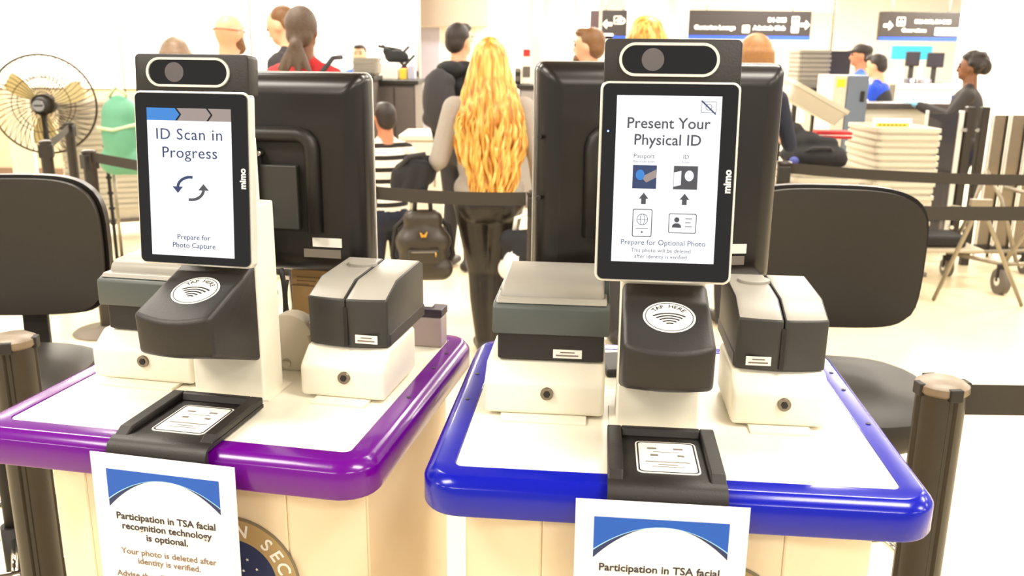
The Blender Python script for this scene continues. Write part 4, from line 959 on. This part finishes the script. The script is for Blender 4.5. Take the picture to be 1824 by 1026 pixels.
# ------------------------------------------------------------------ stacked bins
def bin_mesh(name, w=.40, d=.54, h=.115, mats=None):
    mb = MB(); bm = mb.bm
    def ring(ww, dd, z, r=.035): return [bm.verts.new((p[0], p[1], z)) for p in rrect(ww, dd, r, 3)]
    L = [ring(w - .05, d - .05, 0), ring(w - .014, d - .014, h - .026), ring(w, d, h - .025), ring(w, d, h), ring(w - .02, d - .02, h), ring(w - .06, d - .06, .006)]
    for A, B in zip(L[:-1], L[1:]):
        for i in range(len(A)): bm.faces.new([A[i], A[(i + 1) % len(A)], B[(i + 1) % len(A)], B[i]])
    bm.faces.new(L[0][::-1]); bm.faces.new(L[-1])
    me = mb.build(name, mats or tray_m); d_ = me.data; bpy.data.objects.remove(me); return d_
BIN = bin_mesh('security_bin'); BING = bin_mesh('security_bin_grey', mats=tray_grey)
ORD = 'topmost second third fourth fifth sixth seventh eighth ninth tenth eleventh twelfth thirteenth fourteenth fifteenth sixteenth seventeenth eighteenth nineteenth'.split()
def stack(n, loc, rz, pitch, label, group, mesh=None, jit=.006):
    for k in range(n):
        o = bpy.data.objects.new('security_bin', mesh or BIN); COL.objects.link(o)
        o.location = (loc[0] + random.uniform(-jit, jit), loc[1] + random.uniform(-jit, jit), loc[2] + k * pitch); o.rotation_euler = (0, 0, rz + random.uniform(-.015, .015))
        i = n - 1 - k; tag(o, label % ('lowest' if k == 0 else 'topmost' if i == 0 else ORD[i] + ' from top'), 'bin', group)
    return loc[2] + (n - 1) * pitch + .115
def dolly(loc, rz, w, d, z, label):
    root = empty('bin_dolly', loc, rz, label, 'cart')
    MB().box((-w / 2, -d / 2, z - .03), (w / 2, d / 2, z), .006).build('deck', rubber, root)
    for sx in (-1, 1):
        for sy in (-1, 1):
            x, y = sx * (w / 2 - .05), sy * (d / 2 - .05)
            lg = MB().box((x - .02, y - .025, .06), (x + .02, y + .025, z - .03), .004).build('caster_fork', blackm, root)
            MB().cyl((x - .014, y, .045), (x + .014, y, .045), .045, n=20).build('wheel', rubber, lg)
    return root
px0 = at(1612, 300, 5.55); dolly((px0.x, 5.8, 0), 0, .42, .56, .19, 'low wheeled dolly carrying the tall stack of pale bins by the gate')
ztop = stack(20, (px0.x, 5.8, .19), 0, .0415, 'pale plastic bin, %s, in the tall stack by the glass gate', 'pale bins stacked by the glass gate')
px1 = at(1478, 300, 5.3); dolly((px1.x - .015, 5.55, 0), R(2), .42, .56, .19, 'low wheeled dolly carrying the short stack of pale bins')
zt1 = stack(14, (px1.x - .015, 5.55, .19), R(2), .0425, 'pale plastic bin, %s, in the short stack under the duffel bag', 'pale bins stacked under the duffel bag')
pl_ = at(172, 300, 7.1); dolly((pl_.x, 7.3, 0), R(24), .62, .46, .19, 'low wheeled dolly carrying the stack of pale bins by the fan')
BINL = bin_mesh('security_bin_wide', w=.64, d=.46)
stack(20, (pl_.x, 7.3, .19), R(24), .043, 'pale plastic bin, %s, in the stack beside the pedestal fan', 'pale bins stacked beside the fan', BINL)
ul = at(192, 300, 6.3)
r = empty('bin_cart_upright', (ul.x, 6.3, 0), R(24), 'thin dark upright frame standing in front of the stacked bins', 'rack')
MB().box((-.012, -.012, .02), (.012, .012, at(185, 240, 6.3).z), .003).build('upright', blackm, r); MB().box((-.2, -.02, 0), (.2, .02, .03), .004).build('foot_bar', blackm, r)
for k in range(6): MB().box((-.02, -.016, .3 + k * .11), (.02, .016, .315 + k * .11)).build('rung', blackm, r)
# yellow edged white notice lying on the tall stack
q = at(1594, 205, 5.6); r = empty('bin_notice', (q.x, 5.62, ztop), 0, 'white card with yellow warning strip on top of the tall bin stack', 'sign')
MB().box((-.12, 0, 0), (.12, .012, .055), .002).build('card', paper, r); MB().box((-.1, -.0015, .006), (.1, .001, .026)).build('yellow_strip', M('warning_yellow', (244, 214, 40), .5), r)
mb = MB()
for k in range(7): mb.box((-.085 + k * .025, -.0022, .012), (-.068 + k * .025, -.001, .019))
mb.build('printed_marks', ink, r)
# duffel bag and red folders on the short stack
q = at(1452, 285, 5.45); r = empty('duffel_bag', (q.x, 5.5, zt1), R(6), 'slumped black duffel bag lying on the short bin stack', 'bag')
blob('bag_body', [('e', (0, 0, .075), (.21, .14, .08), 0), ('e', (-.06, .02, .15), (.12, .1, .07), 0), ('c', (-.15, -.05, .05), (.15, -.05, .05), .05, .05, 0), ('c', (-.05, -.06, .17), (.1, -.04, .15), .03, .035, 0), ('e', (-.12, .04, .22), (.06, .06, .05), 0)], [black_cloth], r, .013, 3)
MB().tube([(-.12, -.09, .09), (-.06, -.13, .13), (.04, -.13, .13), (.1, -.09, .09)], .010, n=8).build('handle', dark_cloth, r)
MB().sphere((-.16, -.1, .05), (.03, .02, .025)).build('blue_tag', M('blue_tag', (70, 80, 150), .6), r)
q = at(1482, 240, 5.72)
r = empty('red_case', (q.x, 5.72, zt1 + .16), R(-8), 'red zipped case resting on the black duffel bag', 'case')
MB().box((-.11, -.08, .0), (.11, .08, .045), .012, 3).build('case', red_cloth, r); MB().box((-.111, -.081, .019), (.111, .081, .025), .002).build('zip', paper, r)
# white bin tipped on its side, lifted by the traveller
q = at(1425, 176, 5.75)
o = bpy.data.objects.new('security_bin', BIN); COL.objects.link(o); o.location = (q.x, 5.75, q.z - .05); o.rotation_euler = (R(6), R(27), R(4)); tag(o, 'pale plastic bin tipped on edge above the black duffel bag', 'bin')

# ------------------------------------------------------------------ pedestal fan
fp = at(79, 186, 6.75)
r = empty('pedestal_fan', (fp.x, 6.75, 0), R(14), 'large pedestal fan with round wire cage and dark motor', 'fan')
FZ = fp.z; FR = .36; wire = M('fan_wire', (58, 47, 28), .4, metal=.5)
cg = MB()
for side, dep in ((-1, .10), (1, .08)):
    for k in range(48):
        a = 2 * math.pi * k / 48; tw = .35
        pts = [((.07 + (FR - .07) * t) * math.cos(a + tw * t), side * dep * (1 - t ** 2.5), FZ + (.07 + (FR - .07) * t) * math.sin(a + tw * t)) for t in (0, .3, .6, .85, 1)]
        cg.tube(pts, .0029, n=4)
    for rr, yy in ((.07, dep), (.2, dep * .85)): cg.tube([(rr * math.cos(2 * math.pi * i / 40), side * yy, FZ + rr * math.sin(2 * math.pi * i / 40)) for i in range(40)], .003, n=5, closed=True)
cg.build('wire_cage', wire, r)['kind'] = 'stuff'
MB().tube([(FR * math.cos(2 * math.pi * i / 60), 0, FZ + FR * math.sin(2 * math.pi * i / 60)) for i in range(60)], .008, n=8, closed=True).build('cage_rim', wire, r)
for k in range(3):
    mb = MB(); a0 = k * 2 * math.pi / 3 + .4; V = []
    for i in range(9):
        t = i / 8; rr = .05 + .25 * t; wd = .34 * math.sin(.5 + 2.0 * t)
        V.append([mb.bm.verts.new((rr * math.cos(a0 + s * wd), .02 + .03 * s + o_, FZ + rr * math.sin(a0 + s * wd))) for s, o_ in ((-1, 0), (1, 0), (1, .004), (-1, .004))])
    for A, B in zip(V[:-1], V[1:]):
        for j in range(4): mb.bm.faces.new([A[j], A[(j + 1) % 4], B[(j + 1) % 4], B[j]])
    mb.bm.faces.new(V[0]); mb.bm.faces.new(V[-1]); mb.build('blade', M('fan_blade_cream', (206, 186, 130), .5), r, smooth=True)
mt_ = MB().cyl((0, .04, FZ), (0, -.06, FZ), .075, .075, n=28).cyl((0, -.06, FZ), (0, -.17, FZ), .062, .045, n=28).build('motor', blackm, r)
MB().cyl((0, -.17, FZ), (0, -.178, FZ), .04, n=24).build('motor_cap', chrome, mt_); MB().box((-.03, -.181, FZ - .006), (.03, -.177, FZ + .006)).build('motor_badge', blackm, mt_)
MB().cyl((0, -.05, .03), (0, -.05, FZ - .06), .02, n=16).build('pole', blackm, r)
MB().lathe([(0, 0), (.215, 0), (.22, .015), (.2, .03), (.05, .05), (0, .05)], 36, mtx=Matrix.Translation((0, -.05, 0))).build('base', blackm, r, smooth=True)
# pale slab leaning behind the fan
q0, q1 = at(22, 300, 7.6), at(62, 300, 7.6)
o = MB().box((q0.x, 7.6, 0), (q1.x, 7.66, at(40, 150, 7.6).z), .008).build('display_board', M('ivory_board', (240, 232, 204), .5)); o['label'] = 'tall plain ivory board standing behind the pedestal fan'; o['category'] = 'board'
# green bag on the bin stack
gp = at(222, 300, 6.1); r = empty('green_backpack', (gp.x, 6.1, 0), R(10), 'large sea-green padded backpack on a wheeled frame', 'backpack')
z0, z1 = at(222, 312, 6.1).z, at(222, 168, 6.1).z; gh = z1 - z0; green = M('sea_green_fabric', (96, 158, 128), .6, var=.12, scale=8, bump=.2)
blob('pack', [('e', (0, 0, z0 + gh * .5), (.125, .12, gh * .5), 0), ('c', (-.06, 0, z0 + .1), (.1, 0, z0 + .1), .1, .1, 0), ('e', (.01, 0, z1 - .14), (.125, .11, .13), 0)], [green], r, .014, 5)
MB().tube([(-.13, -.07, z0 + gh * .60), (-.02, -.125, z0 + gh * .58), (.12, -.08, z0 + gh * .64)], .012, n=8).build('seam_strap', M('pale_green_trim', (190, 206, 170), .6), r)
MB().tube([(-.05, -.02, z1 - .02), (.0, -.03, z1 + .05), (.07, -.02, z1 - .01)], .011, n=8).build('top_handle', M('pale_green_trim', (0, 0, 0)), r)
for sx in (-1, 1): MB().cyl((sx * .09, .06, .06), (sx * .09, .06, z0 + .1), .012, n=10).build('frame_tube', tubem, r); MB().cyl((sx * .11, .06, .05), (sx * .07, .06, .05), .05, n=18).build('wheel', rubber, r)
MB().box((-.12, -.06, .05), (.12, .09, .075), .005).build('foot_plate', blackm, r)

# ------------------------------------------------------------------ overhead signs
def sign(x0, y0, x1, y1, Y, label, rows, arrow, ax, strip=True):
    a, b = at(x0, y1, Y), at(x1, y0, Y); w_, h_ = b.x - a.x, b.z - a.z
    r = empty('overhead_sign', (a.x, Y, a.z), 0, label, 'sign')
    MB().box((0, 0, 0), (w_, .12, h_), .01).build('panel', M('sign_charcoal', (40, 34, 34), .35), r)
    if strip: MB().box((0, -.006, 0), (w_, .01, h_ * .12), .002).build('blue_strip', M('sign_blue', (24, 70, 220), .4), r)
    for (s, cx, cz, sz) in rows: text(s, sz * h_, paper, r, (cx * w_, -.006, cz * h_), bold=.004, thick=.002)
    d = 1 if arrow == 'right' else -1; cx, cz, k = ax * w_, .52 * h_, h_ * .17
    MB().prism([(cx + d * k * p, cz + k * q_) for p, q_ in ((1, 0), (.1, .95), (.1, .35), (-1, .35), (-1, -.35), (.1, -.35), (.1, -.95))], 'y', -.008, .001).build('arrow', paper, r)
    for x in (.15, .85): MB().cyl((x * w_, .06, h_), (x * w_, .06, CEIL - a.z), .015, n=8).build('hanger', silver, r)
    return r, w_, h_
def icon(r, cx, cz, s, kind):
    ic = ringprism(MB(), rrect(s, s, s * .1, 3, cx, cz), rrect(s * .84, s * .84, s * .08, 3, cx, cz), 'y', -.008, .001).build('pictogram', paper, r)
    if kind == 0: MB().prism([(cx + s * p, cz + s * q_) for p, q_ in ((0, .34), (.06, .1), (.34, -.08), (.34, -.16), (.06, -.08), (.04, -.26), (.12, -.34), (-.12, -.34), (-.04, -.26), (-.06, -.08), (-.34, -.16), (-.34, -.08), (-.06, .1))], 'y', -.008, .001).build('plane_symbol', paper, ic)
    else: MB().prism([(cx + s * p, cz + s * q_) for p, q_ in ((-.25, -.3), (.25, -.3), (.25, .05), (.12, .05), (.12, .3), (-.12, .3), (-.12, .05), (-.25, .05))], 'y', -.008, .001).build('seat_symbol', paper, ic)
r, w_, h_ = sign(1225, 20, 1447, 69, 15, 'wide dark overhead sign with lounge names and right arrow', (('D1-D25', .72, .68, .2), ('Centurion Lounge', .215, .40, .2), ('Admirals Club', .66, .40, .2)), 'right', .95)
icon(r, .87 * w_, .68 * h_, .26 * h_, 0); icon(r, .87 * w_, .38 * h_, .26 * h_, 1); icon(r, .47 * w_, .36 * h_, .26 * h_, 1)
r, w_, h_ = sign(1565, 22, 1716, 72, 15, 'dark overhead sign with gate numbers beside the white wall', (('D26-D39, D1-D25', .64, .66, .17), ('Connections', .42, .36, .17)), 'right', .1)
icon(r, .25 * w_, .66 * h_, .3 * h_, 0); MB().box((.68 * w_, -.006, .2 * h_), (.98 * w_, .004, .46 * h_)).build('white_plate', paper, r)
r, w_, h_ = sign(1072, 18, 1118, 70, 13, 'narrow dark overhead sign with left arrow between two columns', (('D', .8, .62, .3),), 'left', .2)
icon(r, .62 * w_, .66 * h_, .28 * h_, 0); MB().box((.05 * w_, -.006, -.18 * h_), (.45 * w_, .02, .2 * h_)).build('white_plate', paper, r)
lo, hi = px_box(1051, 18, 1068, 56, 13.6, .1); o = MB().box(lo, hi, .01).build('wall_panel', M('plum_dark_panel', (58, 40, 44), .5)); tag(o, 'dark plum panel fixed between two pale columns', 'panel')
# far left corner plate of the right sign
# ------------------------------------------------------------------ screening counters, cabinets, screens
def cabinet(name, x0, y0, x1, y1, Y, dep, label, mat, topmat, zmin=0, doors=2, cat='cabinet'):
    a, b = at(x0, y1, Y), at(x1, y0, Y); w_, h_ = b.x - a.x, b.z - zmin
    r = empty(name, (a.x, Y, zmin), 0, label, cat)
    MB().box((.01, .02, .0), (w_ - .01, dep, h_ - .04), .008).build('body', mat, r); MB().box((-.02, -.01, h_ - .04), (w_ + .02, dep + .02, h_), .006).build('top', topmat, r)
    for k in range(doors):
        d = MB().box((.02 + (w_ - .04) * k / doors + .008, .0, .06), (.02 + (w_ - .04) * (k + 1) / doors - .008, .022, h_ - .06), .004).build('door', mat, r)
        MB().box((.02 + (w_ - .04) * (k + .8) / doors, -.018, h_ * .55), (.02 + (w_ - .04) * (k + .8) / doors + .012, .0, h_ * .65), .003).build('handle', steel, d)
    return r, a.x, b.x, b.z
dkg = M('dark_grey_laminate', (84, 76, 74), .5, var=.05); mdg = M('mid_grey_laminate', (140, 134, 132), .5, var=.05)
_, xa, xb, zc = cabinet('screening_cabinet', 664, 143, 741, 250, 8.2, .7, 'dark grey screening cabinet beside the silver pole', dkg, blackm)
for k, (x0, x1, y0, y1, mm, nm, lb) in enumerate(((672, 708, 112, 143, white_top, 'paper_bin', 'white open box on the dark screening cabinet'), (712, 724, 122, 134, M('yellow_card', (236, 190, 60), .6), 'yellow_box', 'small yellow box on the dark screening cabinet'), (726, 738, 117, 142, lav_m, 'file_box', 'lavender grey file box on the dark screening cabinet'))):
    a, b = at(x0, y1, 8.45), at(x1, y0, 8.45); r = empty(nm, ((a.x + b.x) / 2, 8.45, zc), 0, lb, 'box'); hw = (b.x - a.x) / 2
    MB().box((-hw, 0, 0), (hw, .18, b.z - zc), .006).build('sides', mm, r); MB().box((-hw + .008, .01, b.z - zc - .004), (hw - .008, .17, b.z - zc + .002)).build('opening', red_cloth if k else stickgrey, r)
a = at(705, 110, 8.75)
r = empty('folded_stroller', (a.x, 8.85, zc), R(10), 'folded black stroller lying on top of the screening cabinet', 'stroller')
zz = at(705, 112, 8.85).z - zc
for k, (p0, p1) in enumerate((((-.16, 0, .03), (.12, .02, .30)), ((.16, 0, .03), (-.14, .02, .31)), ((-.18, .05, .30), (.05, .05, .26)), ((-.02, 0, .03), (.17, 0, .22)))): MB().cyl(p0, p1, .016, n=10).build('frame_tube', blackm, r)
blob('folded_seat', [('e', (0, .03, .2), (.12, .06, .07), 0), ('c', (-.1, .03, .25), (-.02, .03, .2), .04, .05, 0)], [black_cloth], r, .014, 3)
for x in (-.16, .16, -.02): MB().cyl((x, -.02, .04), (x, .02, .04), .045, n=16).build('wheel', dark_cloth, r)
a = at(651, 135, 7.9); _, xa, xb, zq = cabinet('screening_cabinet', 620, 136, 662, 250, 7.75, .5, 'low dark cabinet carrying five grey bins', dkg, blackm)
stack(5, (a.x, 8.0, zq), R(2), .026, 'grey plastic bin, %s, in the small stack behind the child', 'grey bins stacked on the low dark cabinet', bin_mesh('security_bin_small', w=.22, d=.3, h=.05, mats=tray_grey))
_, xa, xb, zt_ = cabinet('low_table', 716, 241, 790, 300, 7.0, .6, 'low white table beside the child', white_top, white_top, doors=1, cat='table')
a, b = at(716, 252, 7.0), at(790, 252, 7.0); 
_, xa, xb, zc2 = cabinet('screening_cabinet', 922, 152, 985, 260, 9.0, .6, 'pale cabinet with dark worktop behind the blue podium monitor', mdg, blackm)
for (x0, x1, y0, y1, mm, nm, lb) in ((929, 947, 86, 152, white_top, 'white_printer', 'white printer with red label on the dark worktop'), (917, 928, 122, 152, blackm, 'black_speaker', 'small black speaker on the dark worktop')):
    a, b = at(x0, y1, 9.2), at(x1, y0, 9.2); r = empty(nm, ((a.x + b.x) / 2, 9.2, zc2), 0, lb, 'machine'); hw = (b.x - a.x) / 2; hh = b.z - zc2
    MB().box((-hw, 0, 0), (hw, .3, hh), .015).build('housing', mm, r); MB().box((-hw * .7, -.008, hh * .78), (hw * .7, .004, hh * .97), .003).build('front_label', red_cloth if mm is white_top else stickgrey, r); MB().box((-hw * .8, -.006, hh * .2), (hw * .8, .004, hh * .5), .003).build('paper_slot', rubber, r)
# right hand side: counter with dark top, scanner cabinet, screens
a, b = at(1514, 183, 7.7), at(1700, 188, 7.7)
r = empty('screening_counter', (a.x, 7.7, 0), 0, 'long counter with dark top in front of the officers', 'counter'); w_ = b.x - a.x; ct = a.z
MB().box((0, -.02, ct - .05), (w_, .34, ct), .006).build('top', dkg, r); MB().box((.12, .04, .1), (w_ - .05, .3, ct - .05), .006).build('front_panel', white_top, r)
for x in (.03, w_ - .03): MB().box((x - .04, 0, 0), (x + .04, .32, ct - .05), .005).build('leg', blackm, r)
a, b = at(1490, 236, 7.35), at(1537, 134, 7.35)
r = empty('scanner_cabinet', (a.x, 7.2, 0), R(0), 'tall blue-grey scanner cabinet with beige side and yellow sticker', 'cabinet'); w_ = b.x - a.x
MB().box((0, 0, 0), (w_, .4, b.z), .008).build('front_door', M('blue_grey_panel', (104, 114, 128), .45), r); MB().box((-.11, .01, 0), (-.003, .4, b.z + .0), .006).build('side_panel', M('beige_panel', (206, 194, 176), .5), r)
MB().box((-.085, .004, b.z - .09), (-.02, .011, b.z - .03), .001).build('yellow_sticker', M('warning_yellow', (0, 0, 0)), r); MB().box((w_ - .06, -.012, b.z - .2), (w_ - .03, .001, b.z - .12), .003).build('latch', blackm, r)
def screen(x0, y0, x1, y1, Y, label, mat, stand_to, rz=0):
    a, b = at(x0, y1, Y), at(x1, y0, Y); w_ = b.x - a.x; r = empty('desk_screen', ((a.x + b.x) / 2, Y, stand_to), rz, label, 'screen')
    MB().box((-w_ / 2, 0, a.z - stand_to), (w_ / 2, .04, b.z - stand_to), .01).build('panel', mat, r)
    MB().box((-w_ / 2 + .02, -.004, a.z - stand_to + .02), (w_ / 2 - .02, .004, b.z - stand_to - .02)).build('glass', M('screen_charcoal', (40, 36, 44), .3), r)
    MB().box((-.03, .02, .01), (.03, .05, a.z - stand_to + .02), .004).build('neck', blackm, r); MB().box((-.1, -.05, 0), (.1, .1, .012), .004).build('foot', blackm, r)
a, b = at(1470, 142, 9.4), at(1600, 140, 9.4)
r = empty('operator_desk', (a.x, 9.4, 0), 0, 'pale operator desk under the black screen by the officer in light blue', 'desk'); dw = b.x - a.x; dz_ = a.z
MB().box((0, 0, dz_ - .04), (dw, .6, dz_), .006).build('top', white_top, r)
for x in (.03, dw - .03): MB().box((x - .03, .03, 0), (x + .03, .57, dz_ - .04), .004).build('leg', steel, r)
screen(1474, 91, 1518, 136, 9.6, 'large black screen on the operator desk', blackm, dz_)
a, b = at(1592, 172, 11.4), at(1712, 172, 11.4)
r = empty('far_desk', (a.x, 11.4, 0), 0, 'long white desk with devices in front of the cyan panel', 'desk'); fw, fz = b.x - a.x, at(1650, 150, 11.4).z
MB().box((0, 0, fz - .05), (fw, .7, fz), .006).build('top', white_top, r); MB().box((.05, .05, 0), (fw - .05, .65, fz - .05), .006).build('front_panel', white_top, r)
screen(1613, 92, 1641, 118, 11.7, 'small black screen on the far white desk under the cyan panel', blackm, fz); screen(1651, 94, 1684, 120, 11.7, 'small black screen on the far white desk next to a raised arm', blackm, fz)
for i, (x0, x1, y0, y1, mm, lb) in enumerate(((1615, 1634, 140, 152, M('charcoal_device', (70, 66, 80), .5), 'charcoal desk device with round white button on the far desk'), (1640, 1660, 142, 152, M('mid_device', (120, 112, 120), .5), 'grey boxy desk device on the far desk'), (1622, 1648, 124, 138, white_top, 'white desk printer on the far desk'))):
    a, b = at(x0, y1, 11.42), at(x1, y0, 11.42); Yd = (11.42, 11.42, 11.86)[i]; r = empty('desk_device', ((a.x + b.x) / 2, Yd, fz), 0, lb, 'device'); hw = (b.x - a.x) / 2; hh = max(.06, b.z - fz)
    MB().box((-hw, 0, 0), (hw, .12, hh), .01).build('case', mm, r); MB().cyl((0, -.006, hh * .6), (0, .0, hh * .6), .025, n=16).build('button', paper, r)
lo, hi = px_box(1588, 82, 1662, 106, 13.2, .06); r = empty('cyan_panel', (lo[0], 13.2, 0), 0, 'glowing cyan light panel above the far desk', 'screen'); 
MB().box((0, 0, lo[2]), (hi[0] - lo[0], .06, hi[2]), .01).build('lit_face', EM('cyan_glow', (60, 210, 245), 1.2), r); [MB().box((x_, .02, 0), (x_ + .06, .05, lo[2]), .004).build('post', silver, r) for x_ in (.1, hi[0] - lo[0] - .16)]
# far stack of grey bins on a small table
a, b = at(1420, 156, 9.0), at(1475, 156, 9.0)
r = empty('bin_table', ((a.x + b.x) / 2, 9.2, 0), 0, 'narrow dark table under the far grey bins', 'table'); MB().box((-.2, -.25, a.z - .03), (.2, .25, a.z), .005).build('top', blackm, r)
for sx in (-1, 1):
    for sy in (-1, 1): MB().box((sx * .17 - .02, sy * .22 - .02, 0), (sx * .17 + .02, sy * .22 + .02, a.z - .03)).build('leg', blackm, r)
stack(7, ((a.x + b.x) / 2, 9.2, a.z), 0, .043, 'dark grey plastic bin, %s, in the far stack behind the tipped bin', 'grey bins in the far stack', bin_mesh('security_bin_far', w=.32, d=.42, h=.1, mats=tray_grey))

# ------------------------------------------------------------------ glass gate and tinted panels on the right
tint = M('tinted_glass', (96, 92, 96), .06, var=.02, trans=.75)
a = at(1742, 190, 6.6)
r = empty('glass_gate', (a.x, 6.6, 0), R(0), 'glass swing gate with dark double posts beside the tall bin stack', 'gate'); gz = a.z
for x in (-.055, .055): MB().box((x - .028, -.03, 0), (x + .028, .03, gz), .006).build('post', post_m, r)
MB().box((-.13, -.01, .06), (-.09, .01, gz - .03), .004).build('door_edge', silver, r)
MB().box((-.36, -.005, .15), (-.13, .005, gz - .05), .002).build('pane', tint, r); MB().box((-.13, -.006, .12), (-.083, .006, gz - .04), .002).build('door_stile', blackm, r)
for z in (gz * .86, gz * .55, gz * .25):
    for x in (-.09, .0): MB().cyl((x, -.045, z), (x, -.03, z), .014, n=14).build('hinge_bolt', chrome, r)
MB().box((-.37, -.012, .1), (-.352, .012, gz - .03), .003).build('free_stile', silver, r)
for k, (x0, x1, Y) in enumerate(((1768, 1796, 6.9), (1800, 1830, 6.85), (1834, 1870, 6.8))):
    a, b = at(x0, 205, Y), at(x1, 205, Y); r = empty('tinted_screen', (a.x, Y, 0), R(-4), ('tinted glass screen standing next to the gate posts', 'tinted glass screen standing between two others past the gate', 'tinted glass screen farthest past the gate posts')[k], 'screen'); w_ = b.x - a.x
    MB().box((.015, -.004, .1), (w_ - .015, .004, a.z), .001).build('pane', M('brown_tinted_glass', (120, 108, 92), .08, trans=.6), r); MB().box((0, -.012, 0), (.016, .012, a.z), .003).build('edge_post', silver, r); MB().box((w_ - .016, -.012, 0), (w_, .012, a.z), .003).build('edge_post', post_m, r); MB().box((0, -.02, .04), (w_, .02, .1), .003).build('bottom_rail', post_m, r)
# wheeled tube cart in front of the gate
cw = atz(1777, 530, 0); c2_ = atz(1692, 500, 0)
r = empty('luggage_cart', (cw.x + .06, cw.y + .1, 0), 0, 'grey tubular luggage cart with big rubber wheels by the gate', 'cart')
def L_(x, y, z): return (x, y, z)
for (x, y, rad) in ((0, 0, .085), (-.12, .5, .06), (.55, .1, .085), (.5, .6, .06)):
    wl_ = MB().cyl((x - .025, y, rad), (x + .025, y, rad), rad, n=28).build('wheel', rubber, r); MB().cyl((x - .03, y, rad), (x + .03, y, rad), rad * .35, n=18).build('hub', silver, wl_)
    MB().box((x - .035, y - .012, rad), (x + .035, y + .012, rad * 2 + .03), .004).build('fork', blackm, r)
for pts in (((-.12, .5, .17), (0, 0, .20), (.55, .1, .20), (.5, .6, .17), (-.12, .5, .17)), ((0, 0, .2), (.18, -.05, .6), (.2, -.05, .66)), ((.1, .02, .2), (-.02, .1, .62), (-.1, .2, .80)), ((-.12, .5, .17), (-.05, .4, .5), (-.02, .35, .78)), ((.3, .05, .2), (.15, .1, .5), (-.3, .2, .55)), ((.55, .1, .2), (.62, .05, .6), (.6, .05, .72)), ((-.02, .1, .70), (.3, .0, .62), (.62, .05, .55))):
    MB().tube([Vector(p_) for p_ in pts], .014, n=10).build('frame_tube', tubem, r)
MB().box((-.45, .25, .22), (.0, .6, .245), .006).build('deck', M('pale_deck', (190, 178, 154), .5), r)
MB().box((-.42, .3, .245), (-.1, .55, .33), .02).build('black_tray', blackm, r)
# A-frame legs of a folding stand in front of the bins
f0, f1 = atz(1620, 520, 0), at(1695, 350, 5.2)
r = empty('folding_stand', (f0.x + .06, f0.y - .22, 0), 0, 'slim grey folding stand leaning beside the tall bin stack', 'stand')
MB().tube([(0, 0, 0.01), (f1.x - f0.x, 5.2 - f0.y, f1.z)], .013, n=8).build('leg', tubem, r); MB().tube([(.5, -.12, .01), (f1.x - f0.x, 5.2 - f0.y, f1.z)], .013, n=8).build('leg', tubem, r); MB().box((f1.x - f0.x - .06, 5.2 - f0.y - .015, f1.z - .02), (f1.x - f0.x + .06, 5.2 - f0.y + .015, f1.z + .02), .004).build('head', tubem, r)
